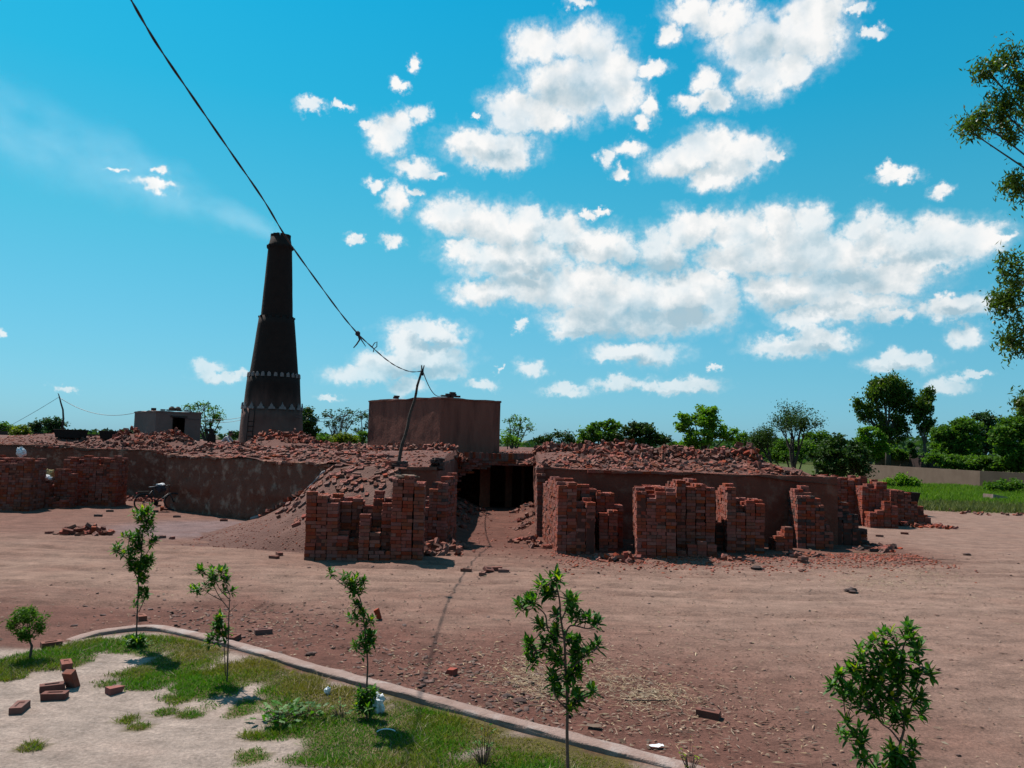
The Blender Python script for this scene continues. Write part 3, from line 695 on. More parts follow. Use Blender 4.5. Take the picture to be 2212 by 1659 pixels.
while x < 5.7:                                            # flat coping bricks along the right front edge
    kbrick((x, 24.33 + rng.uniform(-.04, .03), 2.135 + rng.uniform(-.01, .015)), (rng.gauss(0, .03), rng.gauss(0, .04), rng.uniform(-.12, .12))); x += .25
for k in range(46):                                       # bricks bared along the broken top of the plastered wall by the ramp
    x_ = -13.5 + k * .17 + rng.uniform(-.03, .03)
    if vn(x_ * 1.3, 2, 1, 77) > -.12: kbrick((x_, float(front(x_)) - .02 + rng.uniform(-.03, .05), 2.10 + rng.uniform(-.03, .05)), (rng.gauss(0, .08), rng.gauss(0, .08), math.atan2(-.6, .8) + rng.gauss(0, .2)), rng.choice(BRICKD + HALFD))
# small broken crumbs all over the earth top
def crumbs(name, n, fn, zf, s0, s1, mat, parent=None, seed=0, flat=1.0):
    r_ = np.random.default_rng(seed); xy = fn(r_, n); n = len(xy)
    z = zf(xy[:, 0], xy[:, 1]); s = r_.uniform(s0, s1, n) * r_.uniform(.5, 1, n)
    base = np.array([(-1, -1, -.5), (1, -1, -.5), (1, 1, -.5), (-1, 1, -.5), (-.7, -.6, .6), (.6, -.7, .5), (.7, .5, .7), (-.5, .7, .45)])
    ang = r_.uniform(0, 6.28, n); ca, sa = np.cos(ang), np.sin(ang)
    b = base[None] * (1 + r_.uniform(-.3, .3, (n, 8, 3))) * s[:, None, None] * np.array([1, .7, .55 * flat])
    tilt = r_.normal(0, .3, n)[:, None]
    bz = b[..., 2] + b[..., 0] * tilt
    V = np.stack([b[..., 0] * ca[:, None] - b[..., 1] * sa[:, None] + xy[:, :1], b[..., 0] * sa[:, None] + b[..., 1] * ca[:, None] + xy[:, 1:], bz + z[:, None] + .2 * s[:, None]], -1)
    q = np.array([(0, 3, 2, 1), (4, 5, 6, 7), (0, 1, 5, 4), (1, 2, 6, 5), (2, 3, 7, 6), (3, 0, 4, 7)])
    Fc = (q[None] + (np.arange(n) * 8)[:, None, None]).reshape(-1, 4)
    me = fmesh(name, V.reshape(-1, 3), Fc); me.materials.append(mat)
    return kind(link(name, me, parent), 'stuff')
def on_top(r_, n):
    x_ = r_.uniform(-30, 10.3, n * 2); d = r_.exponential(3.2, n * 2) + .05; y_ = front(x_) + d
    k = (d < 14); return np.stack([x_[k], y_[k]], 1)[:n]
o = crumbs('rubble', 5200, on_top, top_z, .03, .085, M['brick_many'], kiln, 3); o.location = -KO

# dirt ramp that climbs to the kiln top
rx_ = np.arange(-9.6, -2.75, .09); rv = np.linspace(0, 1, 60)
RXg, RV = np.meshgrid(rx_, rv); yf_ = 20.0 + .25 * np.clip(-5 - RXg, 0, 4) - .6; RYg = yf_ + RV * (front(RXg) + .25 - yf_)
RZg = np.maximum(ramp_z(RXg, RYg), 0) - .03 + .02 * RV
ramp_o = kind(link('dirt_ramp', grid_mesh('dirt_ramp', np.stack([RXg, RYg, RZg], -1), M['rampdirt'])), 'structure')
def surf(x, y):                                           # ramp, yard or kiln top, whichever is up
    x = float(x); y = float(y)
    if y >= front(x) and x < 10.5: return float(top_z(x, y))
    if -9.6 < x < -2.8 and y > 19.6: return max(float(ramp_z(x, y)), gz(x, y))
    return gz(x, y)
def on_ramp(r_, n):
    x_ = r_.uniform(-9, -3.2, n); y_ = r_.uniform(20.2, 25.5, n); k = (y_ < front(x_) - .1); return np.stack([x_[k], y_[k]], 1)
crumbs('ramp_rubble', 1300, on_ramp, lambda a, b: np.maximum(ramp_z(a, b), ground_z(a, b)) - .02, .008, .035, M['brick_many'], ramp_o, 13)
# pale lime-washed lip of the ramp along the wall
lp = []
for x in np.arange(-9.1, -6.0, .07):
    y = float(front(x)) - .10; z = float(ramp_z(x, y))
    lp.append((x, y, z + .02 + .03 * float(vn(x * 5, 1, 1, 3))))
mb = MB(); mb.tube(lp, [.07 + .035 * float(vn(p[0] * 6, 2, 1, 8)) for p in lp], 7); mb.build('ramp_lip', M['lime'], ramp_o, True)

# ------------------------------------------------------------------ brick stacks (from left to right)
def E_h(i, j):
    if i <= 2: return 21 - (j > 2) + (1 if (i == 0 and j < 2) else 0) - (3 if i == 2 and j == 0 else 0)
    if i <= 4: return (8 if i == 3 else 6) if j == 0 else (9 if j == 1 else 20 - i % 2)
    if i <= 7: return ((14, 15, 12)[i - 5] if j <= 1 else (20, 19, 21)[i - 5])
    if i == 8: return 4 if j == 0 else 18
    return 25 + (1 if i == 10 else 0) - (j == 3)
pE = gp(655, 1207); stack('wide stepped brick stack left of the path, its right end tallest', pE, R(4), 12, 5, E_h, seed=1)
def J_h(i, j): return (13, 17, 20, 23, 25)[i] + (0 if j else -2)
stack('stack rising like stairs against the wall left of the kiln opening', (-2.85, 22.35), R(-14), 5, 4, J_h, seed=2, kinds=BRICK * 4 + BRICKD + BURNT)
def F_h(i, j):
    if i <= 1: return 25 + ((i + j) % 3 == 0) - (2 if j > 7 else 0)
    if i == 2: return 19 if j < 2 else 24
    return (19 - (i == 4)) if j < 3 else (24 if j < 6 else 21)
stack('deep brick stack right of the path with its left side in sunlight', gp(1203, 1195), R(6), 5, 12, F_h, seed=3, lean=.035)
stack('narrow waist-high brick pillar behind the loose bricks, right of the deep stack', gp(1293, 1189), R(3), 2, 4, lambda i, j: 14 + (i if j < 2 else 7), seed=4)
stack('square tall brick stack with ragged top and sunlit left edge, third from the path', gp(1374, 1203), R(-6), 4, 8, lambda i, j: 23 + (1 if (i + j) % 4 == 0 else 0), seed=5, lean=.03)
stack('tall stack with two bricks upright on its top, behind the square stack', (4.75, 21.7), R(-2), 4, 8, lambda i, j: 25 - (i == 3) + (1 if i < 2 and j == 0 else 0), seed=6)
stack('knee-high heaped row of bricks in front of the tall stacks', gp(1463, 1201), R(-3), 5, 2, lambda i, j: (3, 5, 4, 5, 5)[i] - j, seed=7)
def I_h(i, j):
    if i == 0: return 24 if j < 5 else 22
    if i <= 2: return 15 - (i == 2) if j == 0 else (16 if j == 1 else 20)
    return (18, 18)[i - 3]
stack('brick stack stepping down to the right before the middle of the long wall', gp(1570, 1194), R(-4), 5, 7, I_h, seed=8, lean=.03)
stack('little cube of bricks with one brick on top, before the long wall', gp(1676, 1191), R(5), 2, 2, lambda i, j: (8 if i == 1 else 7) + (1 if (i, j) == (0, 0) else 0), seed=9)
def M_h(i, j):
    if i <= 1: return 23 - 3 * (j == 0)
    if i <= 3: return 18 - (j == 0)
    return 8 if j < 2 else 12
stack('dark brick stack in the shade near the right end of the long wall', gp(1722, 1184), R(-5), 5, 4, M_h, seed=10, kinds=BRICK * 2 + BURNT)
stack('blackened tumbledown brick stack at the right corner of the kiln', gp(1802, 1176), R(-10), 4, 5, lambda i, j: (19, 16, 10, 5)[i] - (3 if j == 0 else 0) + (j % 2), seed=11, kinds=BURNT * 3 + BRICK, lean=.06)
stack('far brick stack with level top just beyond the kiln corner', (12.9, 31.7), R(-6), 8, 4, lambda i, j: 24, seed=12)
stack('far brick stack with ragged sunlit left edge, beyond the kiln corner', gp(1864, 1136), R(-5), 5, 5, lambda i, j: 22 + (1 if (i + j) % 3 == 0 else 0) if i > 0 else 21, seed=13, lean=.05)
stack('low double stack at the foot of the far stacks', gp(1880, 1140), R(-4), 4, 2, lambda i, j: (9, 9, 13, 12)[i], seed=14)
stack('rightmost brick stack, falling away in steps to the right', gp(1925, 1134), R(-4), 7, 4, lambda i, j: (18, 18, 17, 16, 13, 10, 6)[i] - (1 if j == 0 else 0), seed=15)
stack('leftmost brick stack, cut off by the edge of the picture', (-20.9, 28.6), R(2), 12, 4, lambda i, j: 25 + (1 if i in (4, 5, 10) else 0), seed=16, kinds=BRICK * 4)
stack('chest-high brick stack holding the blue and white bags', gp(66, 1097), R(2), 2, 3, lambda i, j: 14, seed=17, kinds=BRICK * 4)
stack('low brick stack in the gap between the two left stacks', gp(96, 1098), R(2), 3, 3, lambda i, j: (6, 5, 5)[i] if j == 0 else (6 if j == 1 else 21 - i), seed=18, kinds=BRICK * 4)
stack('wide brick stack in front of the plastered wall left of the bicycle', gp(130, 1092), R(3), 9, 4, lambda i, j: 24 + (1 if i in (3, 4, 7, 8) else 0), seed=19, kinds=BRICK * 4)
stack('ragged broken brick pier at the right edge of the kiln opening', (.86, 24.0), R(2), 1, 3, lambda i, j: 27 - j, seed=20, name='brick_pier', cat='brick pier', lean=.06, kinds=BRICKD * 3 + BRICK)

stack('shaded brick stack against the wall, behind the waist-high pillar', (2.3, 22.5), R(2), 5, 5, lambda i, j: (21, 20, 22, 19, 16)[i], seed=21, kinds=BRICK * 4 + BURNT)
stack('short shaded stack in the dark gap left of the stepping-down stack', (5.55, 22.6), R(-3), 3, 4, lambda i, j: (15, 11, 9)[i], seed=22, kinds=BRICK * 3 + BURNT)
# ------------------------------------------------------------------ heaps on the kiln top and at its foot
tz = lambda x, y: top_z(x, y)
heap('scatter of bricks on the kiln top at the far left, before the left tub', [(-25, 43.6, 2.0, .1), (-22.5, 43.3, 1.6, .1)], tz, 130, seed=1)
heap('bricks strewn on the kiln top between the two tubs and the hut', [(-19.2, 38.0, 1.5, .15), (-17.6, 38.6, 1.6, .2)], tz, 170, seed=2)
heap('piled loose bricks on the kiln top in front of the small hut', [(-19.9, 39.6, .75, .55), (-17.6, 39.7, 1.0, .5), (-18.3, 39.4, 1.0, .3)], tz, 190, half=.3, dust=.4, seed=3)
heap('broad spread of bricks on the kiln top, in front of the crouching person', [(-14.2, 34.6, 1.8, .15), (-12.6, 33.6, 1.6, .15), (-13.0, 32.4, 1.4, .1)], tz, 300, seed=4, dust=.6)
heap('two heaped humps of bricks at the foot of the chimney', [(-11.4, 36.0, .95, .5), (-9.9, 35.5, .9, .5), (-9.0, 35.6, 1.0, .15)], tz, 240, half=.25, dust=.35, seed=5)
heap('rows of flat bricks on the kiln top above the plastered wall by the ramp', [(-10.6, 30.5, 1.6, .05), (-8.4, 29.0, 1.7, .05), (-6.6, 28.0, 1.3, .05)], tz, 260, seed=6, flat=.12)
heap('loose bricks on the kiln top between the chimney and the big room', [(-7.4, 34.0, 1.8, .2), (-5.6, 31.0, 1.6, .12), (-8.6, 32.6, 1.2, .1)], tz, 250, seed=7)
heap('bricks banked against the foot of the big plastered room', [(-4.6, 30.9, 1.2, .3), (-2.8, 31.0, 1.1, .35), (-1.2, 33.2, .9, .2)], tz, 220, seed=8)
heap('bricks strewn down the kiln top around the leaning pole', [(-4.8, 26.2, 1.0, .06), (-5.4, 24.2, .9, .05), (-4.3, 23.4, .9, .05), (-4.9, 22.4, .8, .05)], surf, 170, seed=9, flat=.12)
heap('bricks lying on the upper ramp above the wide stepped stack', [(-6.1, 23.4, .9, .03), (-5.4, 22.0, .8, .03), (-6.9, 24.2, .6, .02)], surf, 40, seed=29, flat=.1)
heap('line of jumbled bricks along the edge above the kiln opening', [(-.4, 32.9, .7, .1), (.6, 32.8, .7, .15), (-1.5, 32.8, .6, .05)], tz, 130, seed=10)
heap('thick bank of tumbled bricks on the kiln top right of the big room', [(1.6, 31.0, 1.3, .4), (3.0, 30.4, 1.3, .5), (4.4, 29.6, 1.2, .5)], tz, 300, half=.2, seed=11, flat=.5)
heap('carpet of small broken bricks above the middle of the long wall', [(2.2, 26.6, 1.3, .1), (4.0, 26.2, 1.3, .1), (5.4, 26.4, 1.0, .1), (3.2, 27.8, 1.2, .2)], tz, 330, half=.5, seed=12)
heap('heap of bricks with a steep dark face above the long wall', [(5.4, 28.0, .9, .45), (6.3, 28.6, .9, .4)], tz, 170, half=.15, seed=13, flat=.45)
heap('leaning pile of whole bricks near the right end of the kiln top', [(7.6, 27.9, .8, .35), (8.4, 28.0, .5, .6), (8.7, 27.9, .5, .7)], tz, 150, half=.1, seed=14, flat=.45)
heap('last low pile of bricks at the right corner of the kiln top', [(9.0, 26.6, .8, .25), (9.7, 26.2, .6, .2), (7.0, 26.4, 1.1, .05)], tz, 120, half=.25, seed=15)
heap('small pile of broken bricks and stones at the foot of the stair-like stack', [(-2.0, 20.9, .75, .35), (-1.55, 21.6, .45, .15)], lambda x, y: ground_z(x, y), 75, half=.55, dust=.7, seed=16, flat=.6)
heap('brickbats and ash along the left side of the passage into the kiln', [(-1.85, 25.6, .5, .12), (-1.8, 27.4, .5, .15), (-1.7, 29.4, .5, .12), (-1.3, 31.0, .5, .1)], lambda x, y: ground_z(x, y), 90, half=.8, dust=.8, seed=31, flat=.4)
heap('brickbats along the right side of the passage into the kiln', [(.55, 26.0, .4, .12), (.6, 28.0, .4, .12), (.5, 30.4, .45, .1)], lambda x, y: ground_z(x, y), 60, half=.8, dust=.8, seed=32, flat=.4)
heap('few tumbled bricks beside the deep stack at the mouth of the path', [(.55, 23.2, .5, .25), (.85, 22.2, .35, .1)], lambda x, y: ground_z(x, y), 30, dust=.7, seed=17, flat=.5)
heap('loose bricks spilled between the deep stack and the square stack', [(2.7, 20.4, .35, .1), (3.1, 20.2, .4, .2), (2.4, 20.3, .3, .02)], lambda x, y: ground_z(x, y), 32, seed=18, flat=.4)
heap('bricks slid off the little cube onto the yard', [(8.0, 21.4, .35, .15), (8.5, 21.6, .3, .02)], lambda x, y: ground_z(x, y), 16, seed=19, flat=.5)
heap('few bricks at the foot of the stepped stack before the long wall', [(6.0, 20.6, .28, .15)], lambda x, y: ground_z(x, y), 14, seed=20, flat=.5)
heap('bricks fallen about the blackened corner of the kiln', [(11.1, 23.4, .55, .12), (11.7, 24.0, .5, .08)], lambda x, y: ground_z(x, y), 34, dust=.5, seed=21, flat=.3, burnt=.3)
heap('spill of red bricks at the foot of the rightmost stack', [(16.2, 31.0, .6, .25), (17.2, 30.8, .7, .1)], lambda x, y: ground_z(x, y), 60, dust=.1, seed=22, flat=.4)
heap('low heap of broken bricks by the wall left of the bicycle', [(-17.6, 34.6, 1.0, .3), (-16.2, 34.4, .8, .2)], lambda x, y: ground_z(x, y), 90, dust=.5, seed=23, flat=.4)
pH = gp(182, 1152)
heap('small pile of slanting bricks alone on the yard at left', [(pH.x, pH.y, .75, .38), (pH.x + .5, pH.y - .2, .4, .1), (pH.x - .9, pH.y, .25, .02)], lambda x, y: ground_z(x, y), 44, dust=.6, half=.15, seed=24, flat=.3)
heap('thin line of brickbats along the edge of the green field', [(20.5, 38.8, .9, .02), (23, 38.4, 1.2, .02), (26, 37.8, 1.4, .02), (29, 37.2, 1.4, .02)], lambda x, y: ground_z(x, y), 80, dust=.8, half=.6, seed=25)
# bricks set on edge along the lip of the ramp
root = thing('brick_row', 'short row of bricks set on edge along the lip of the ramp', 'brick row', (-7.7, 25.9, .7))
for k in range(13):
    x = -8.55 + k * .155; y = float(front(x)) - .22 - .05 * (k % 2); z = float(ramp_z(x, y)) + .07
    piece(rng.choice(BRICKD + BRICK), root, (x + 7.7, y - 25.9, z - .7), (R(60) * (k % 3 != 0) + rng.gauss(0, .2), rng.gauss(0, .2), R(35) + rng.gauss(0, .3)))
# bricks round the foot of the pole
root = thing('brick_collar', 'bricks packed round the foot of the leaning pole', 'brick collar', (-3.62, 24.35, 2.05))
for k in range(26):
    lv = k // 9; a = k * .72 + lv; rr_ = .36 - .05 * lv
    piece(rng.choice(BRICK + BURNT), root, (math.cos(a) * rr_, math.sin(a) * rr_, .05 + lv * .085), (rng.gauss(0, .1), rng.gauss(0, .1), a + math.pi / 2 + rng.gauss(0, .2)))

# ------------------------------------------------------------------ single bricks lying about
def lone(px, py, label, rz=None, me=None, tilt=(0, 0), lift=0.0, y_off=0.0):
    p = onground(px, py); p.y += y_off
    o = link('brick', me or rng.choice(BRICKD), None, (p.x, p.y, p.z + BH / 2 - .006 + lift))
    o.rotation_euler = (tilt[0], tilt[1], rng.uniform(0, 3.1) if rz is None else rz)
    return tag(o, label, 'brick', 'single bricks lying about')
LONE = [(212,1116,'dark brick lying left of the bicycle, nearer the camera of two'),(237,1106,'dark brick lying left of the bicycle, nearer the wide stack'),(382,1118,'brick alone on the lavender ground right of the bicycle'),(483,1127,'brick on the lavender ground before the plastered wall'),
 (342,1093,'brick lying behind the bicycle between its wheels'),(349,1104,'small upright brick just below the bicycle'),(359,1102,'brick leaning at the bicycle front wheel'),(334,1107,'flat dark brick under the bicycle stand'),(347,1163,'flat brick on the yard right of the tallest sapling top'),(371,1165,'tiny half brick on the lavender ground, right of a flat brick'),
 (514,1167,'brick at the lower left foot of the ramp'),(592,1204,'brick left of two at the foot of the wide stepped stack'),(603,1199,'brick right of two at the foot of the wide stepped stack'),(1007,1233,'brick lying apart on the path, left of the small group'),(1042,1242,'pale topped brick in front of the small group on the path'),
 (1055,1236,'tilted brick at the left of the small group on the path'),(1073,1232,'brick standing at the back of the small group on the path'),(1088,1236,'brick at the right end of the small group on the path'),(1576,1210,'brick in front of the stack stepping down to the right'),(1619,1213,'flat red brick on the yard before the long wall'),
 (1734,1216,'lower brick of two laid on each other on the right yard'),(1954,1155,'brick alone on the ground right of the blackened corner'),(1869,1178,'dark brick near the blackened corner of the kiln'),(1900,1160,'brick in a row beside the blackened corner'),
 (1530,1547,'large brick with a stamped hollow alone on the right foreground'),(42,1533,'brick lying at the left edge of the sandy verge'),(118,1508,'long brick nearest the camera in the sandy verge trio'),(112,1489,'brick behind the long one in the sandy verge trio'),(153,1484,'brick tipped on end in the sandy verge trio'),(249,1494,'brick half in the grass, right of the sandy verge trio'),
 (143,1443,'brick at the back of the sandy verge, beside the grass'),(110,1400,'flat brick by the near end of the kerb'),(305,1337,'brick behind the kerb, at the stem of the tallest sapling'),(568,1369,'brick on the yard just beyond the kerb'),(504,1384,'brick touching the yard side of the kerb'),(817,1339,'upright shard of brick beside the slim sapling'),(974,1456,'lump of brick on the yard beyond the kerb, left of the straw')]
for k, (px, py, lab) in enumerate(LONE):
    me = None; tl = (0, 0); lf = 0; rz = None
    if 'half' in lab or 'shard' in lab or 'small upright' in lab or 'lump' in lab: me = HALF[k % 3]
    if 'dark' in lab: me = BURNT[k % 2]
    if 'on end' in lab or 'upright' in lab: tl = (0, R(65)); lf = .05
    if 'tilted' in lab or 'leaning' in lab: tl = (R(35), R(10)); lf = .025
    if 'standing' in lab: tl = (R(90), 0); lf = .02; rz = .2
    if 'large brick' in lab: rz = R(-28)
    if 'long brick' in lab: rz = R(10)
    lone(px, py, lab, rz, me, tl, lf)
lone(1735, 1216, 'upper brick of two laid on each other on the right yard', .4, None, (0, 0), BH)
# ------------------------------------------------------------------ chimney
CY = 45.0
def zc(y): return at(600, y, CY).z
ch_c = at(585.5, 945, CY)
chim = thing('chimney', 'tall tapering sooty brick chimney in four tiers with smoke rising', 'chimney', (ch_c.x, CY, 2.3))
B0 = 2.3
def tier(name, prof, mat):
    pr = []
    for (r0, y0), (r1, y1) in zip(prof[:-1], prof[1:]):
        n = max(1, int(abs(y1 - y0) / 18))
        for k in range(n): pr.append((r0 + (r1 - r0) * k / n, zc(y0 + (y1 - y0) * k / n) - B0))
    pr.append((prof[-1][0], zc(prof[-1][1]) - B0))
    ns = 40; V = []
    for i, (r_, z) in enumerate(pr):
        for k in range(ns):
            a = 2 * math.pi * k / ns; q = r_ * (1 + .014 * float(vn(a * 6, z, .7, 71)) + .008 * float(vn(a * 20, z * 4, 1, 72)))
            V.append((q * math.cos(a), q * math.sin(a), z))
    Fc = [(i * ns + k, i * ns + (k + 1) % ns, (i + 1) * ns + (k + 1) % ns, (i + 1) * ns + k) for i in range(len(pr) - 1) for k in range(ns)]
    Fc.append(tuple((len(pr) - 1) * ns + k for k in range(ns)))
    return MB().add(V, Fc).build(name, mat, chim, True)
KR_ = 1.03
tier('base_tier', [(1.86, 962), (1.80, 943), (1.72, 884)], M['soot'])
tier('lower_tier', [(1.64, 886), (1.49, 812)], M['soot'])
tier('middle_tier', [(1.40, 814), (1.02, 686)], M['soot'])
tier('upper_shaft', [(.93, 690), (.70, 541), (.72, 539), (.72, 531), (.66, 529), (.57, 512)], M['soot'])
for k in range(14):
    a = k * 2 * math.pi / 14; z = zc(535) - B0
    MB().box((.72 * math.cos(a), .72 * math.sin(a), z), (.12, .12, .16), Matrix.Rotation(a, 3, 'Z')).build('collar_stud', M['soot'], chim)
for k in range(16):
    a = k * 2 * math.pi / 16; z = zc(511) - B0
    MB().box((.50 * math.cos(a), .50 * math.sin(a), z), (.17, .15, .14 + .06 * rng.random()), Matrix.Rotation(a, 3, 'Z')).build('rim_brick', M['soot'], chim)
def niche(a, r_, z, w, h, pointed):
    mb = MB(); P = []
    if pointed: sh = [(-.5, 0), (.5, 0), (.42, .35), (.24, .42), (.2, .65), (.07, .75), (0, 1.0), (-.07, .75), (-.2, .65), (-.24, .42), (-.42, .35)]
    else: sh = [(-.5, 0), (.5, 0), (.5, .5), (.38, .8), (.18, .97), (-.18, .97), (-.38, .8), (-.5, .5)]
    sh = [(u * (1 + rng.uniform(-.1, .1)), v * (1 + rng.uniform(-.12, .12))) for u, v in sh]
    n = len(sh)
    for dpt in (0.0, .07): P += [(dpt, u * w, v * h) for u, v in sh]
    mb.add(P, [tuple(range(n, 2 * n))] + [(k, (k + 1) % n, n + (k + 1) % n, n + k) for k in range(n)])
    o = mb.build('niche', M['niche'], chim); o.location = (r_ * math.cos(a), r_ * math.sin(a), z); o.rotation_euler = (0, R(-4), a)
for k in range(26): niche(k * 2 * math.pi / 26, 1.455, zc(815) - B0 - .05, .20, .26, False)
for k in range(18): niche(k * 2 * math.pi / 18 + .1, 1.70, zc(884) - B0 - .05, .40, .38, True)
for k in range(15):
    a = k * 2 * math.pi / 15 + .2
    MB().box((1.01 * math.cos(a), 1.01 * math.sin(a), zc(687) - B0), (.1, .16, .1), Matrix.Rotation(a, 3, 'Z')).build('ledge_block', M['soot'], chim)
lad = MB(); a = R(-112); ca, sa = math.cos(a), math.sin(a)
for s in (-1, 1): lad.tube([((1.9) * ca - s * .2 * sa, 1.9 * sa + s * .2 * ca, 0), (1.74 * ca - s * .2 * sa, 1.74 * sa + s * .2 * ca, zc(884) - B0)], .02, 5)
lo = lad.build('ladder', M['iron'], chim)
for k in range(6):
    z = .12 + k * .28; rr_ = 1.9 - .16 * z / 1.7
    MB().tube([(rr_ * ca - .2 * sa, rr_ * sa + .2 * ca, z), (rr_ * ca + .2 * sa, rr_ * sa - .2 * ca, z)], .022, 5).build('rung', M['iron'], lo)

# smoke: a thin drifting plume
ctop = Vector((ch_c.x + (at(607, 506, CY).x - ch_c.x), CY, zc(509)))
pend = at(-140, 205, CY); pv = pend - ctop; PL = pv.length
mb = MB(); prs = [(.5 + .60 * (PL * t) ** .65, PL * t) for t in np.linspace(0, 1, 18)]
mb.lathe([(r_, z) for r_, z in prs], 18)
sm_me = mb.mesh('smoke', None)
sm, t, p_, out = new_mat('thin_smoke'); t.nodes.remove(p_)
v = N(t, 'ShaderNodeTexCoord').outputs['Object']; s = N(t, 'ShaderNodeSeparateXYZ'); L(t, v, s.inputs[0])
zr = mth(t, 'DIVIDE', s.outputs[2], PL)
wv = vmth(t, 'MULTIPLY_ADD', vmth(t, 'SUBTRACT', noise(t, v, .22, 3, .6, out=1), (.5, .5, .5)), (3.4, 3.4, 0), v)
ss = N(t, 'ShaderNodeSeparateXYZ'); L(t, wv, ss.inputs[0])
wig = mth(t, 'MULTIPLY', zr, 1.0)
rad = mth(t, 'SQRT', mth(t, 'ADD', mth(t, 'POWER', mth(t, 'ABSOLUTE', mth(t, 'MULTIPLY_ADD', mth(t, 'SUBTRACT', ss.outputs[0], s.outputs[0]), mth(t, 'MINIMUM', mth(t, 'MULTIPLY', zr, 3.0), 1.0), s.outputs[0])), 2.0), mth(t, 'POWER', mth(t, 'ABSOLUTE', mth(t, 'MULTIPLY_ADD', mth(t, 'SUBTRACT', ss.outputs[1], s.outputs[1]), mth(t, 'MINIMUM', mth(t, 'MULTIPLY', zr, 3.0), 1.0), s.outputs[1])), 2.0)))
Rz = mth(t, 'MULTIPLY_ADD', mth(t, 'POWER', zr, .65), .50 * PL ** .65, .36)
core_ = remap(t, mth(t, 'DIVIDE', rad, Rz), .10, 1.0, 1.0, 0.0, 'SMOOTHSTEP')
nz_ = remap(t, noise(t, vmth(t, 'MULTIPLY', v, (1, 1, .6)), .5, 4, .6), .36, .62)
den = mth(t, 'MULTIPLY', mth(t, 'MULTIPLY', core_, nz_), mth(t, 'DIVIDE', .27, mth(t, 'MULTIPLY_ADD', zr, 11.0, .50)))
den = mth(t, 'MULTIPLY', den, remap(t, zr, .75, 1.0, 1.0, 0.0))
pvn = N(t, 'ShaderNodeVolumePrincipled'); pvn.inputs['Color'].default_value = (.90, .90, .92, 1); L(t, den, pvn.inputs['Density']); pvn.inputs['Anisotropy'].default_value = .3
L(t, pvn.outputs[0], out.inputs['Volume']); sm_me.materials.append(sm)
smoke = kind(link('smoke', sm_me, None, ctop), 'stuff'); smoke.rotation_euler = pv.to_track_quat('Z', 'Y').to_euler()
smoke['label'] = 'thin pale smoke drifting left from the chimney top'; smoke['category'] = 'smoke'

# ------------------------------------------------------------------ rooms on the kiln top
def room(name, label, c0, dl, Ll, dr, Lr, z0, z1, mat, door=None):
    root = thing(name, label, 'building', (c0[0], c0[1], z0))
    dl = Vector(dl).normalized(); dr = Vector(dr).normalized(); H = z1 - z0
    A = Vector((0, 0)); B_ = dl * Ll; D = dr * Lr; C_ = B_ + D
    def face(nm, p, q, openr=None, sd=0):
        Ln = (q - p).length; d = (q - p).normalized(); nrm = Vector((d.y, -d.x))
        n = max(4, int(Ln / .12)); m_ = max(4, int(H / .12))
        U, Z = np.meshgrid(np.linspace(0, Ln, n + 1), np.linspace(0, H, m_ + 1))
        if openr is not None:
            U[:, np.argmin(abs(U[0] - openr[0]))] = openr[0]; U[:, np.argmin(abs(U[0] - openr[1]))] = openr[1]; Z[np.argmin(abs(Z[:, 0] - openr[2])), :] = openr[2]
        of = .02 * fbm(U, Z, .8, 81 + sd) + .006 * vn(U, Z, .13, 82)
        edge = np.minimum(np.minimum(U, Ln - U) / .12, 1)
        of = of * edge
        P = np.stack([p.x + d.x * U + nrm.x * of, p.y + d.y * U + nrm.y * of, Z], -1)
        r_, c_ = P.shape[:2]; i = np.arange(r_ * c_).reshape(r_, c_)
        Fq = np.stack([i[:-1, :-1], i[:-1, 1:], i[1:, 1:], i[1:, :-1]], -1)
        if openr is not None:
            uc = (U[:-1, :-1] + U[:-1, 1:]) / 2; zc_ = (Z[:-1, :-1] + Z[1:, :-1]) / 2
            keep = ~((uc > openr[0]) & (uc < openr[1]) & (zc_ < openr[2])); Fq = Fq[keep]
        me = fmesh(nm, P.reshape(-1, 3), Fq.reshape(-1, 4)); me.materials.append(mat); me.polygons.foreach_set('use_smooth', np.ones(len(me.polygons), bool))
        return link(nm, me, root)
    face('wall', B_, A, sd=1); face('wall', A, D, openr=door, sd=2); face('wall', D, C_, sd=3); face('wall', C_, B_, sd=4)
    mb = MB(); e = .03
    O = [A - dl * e - dr * e, D + dr * e - dl * e, C_ + dl * e + dr * e, B_ + dl * e - dr * e]
    ring_ = [O[k].lerp(O[(k + 1) % 4], q / 22) for k in range(4) for q in range(22)]; n_ = len(ring_)
    V = [(p.x, p.y, H - .03) for p in ring_] + [(p.x + .02 * float(vn(i * .5, 2, 1, 7)), p.y, H + .05 + .07 * float(fbm(i * .35, 1, 1, 6))) for i, p in enumerate(ring_)]
    mb.add(V, [tuple(range(n_ - 1, -1, -1)), tuple(range(n_, 2 * n_))] + [(k, (k + 1) % n_, n_ + (k + 1) % n_, n_ + k) for k in range(n_)]); mb.build('roof', mat, root)
    return root, A, B_, D, C_, dl, dr, H
big = room('plaster_room', 'large windowless plastered room on the kiln top beside the leaning pole', (-3.07, 33.0), (-.66, .75), 6.0, (.75, .66), 3.41, 2.35, 4.83, M['room'])
M['hut'] = pmat('grey_hut_plaster', (.15, .098, .085), (.185, .125, .108), 1.2, .95, .5, 10, .015)
hut = room('plaster_hut', 'small grey plastered hut with dark doorway on the kiln top', (-19.6, 42.0), (-.68, .73), 3.7, (.73, .68), 2.48, 2.4, 4.2, M['hut'], door=(.88, 1.58, 1.52))
hr = hut[0]; dr_ = hut[6]; nrm_ = Vector((dr_.y, -dr_.x))
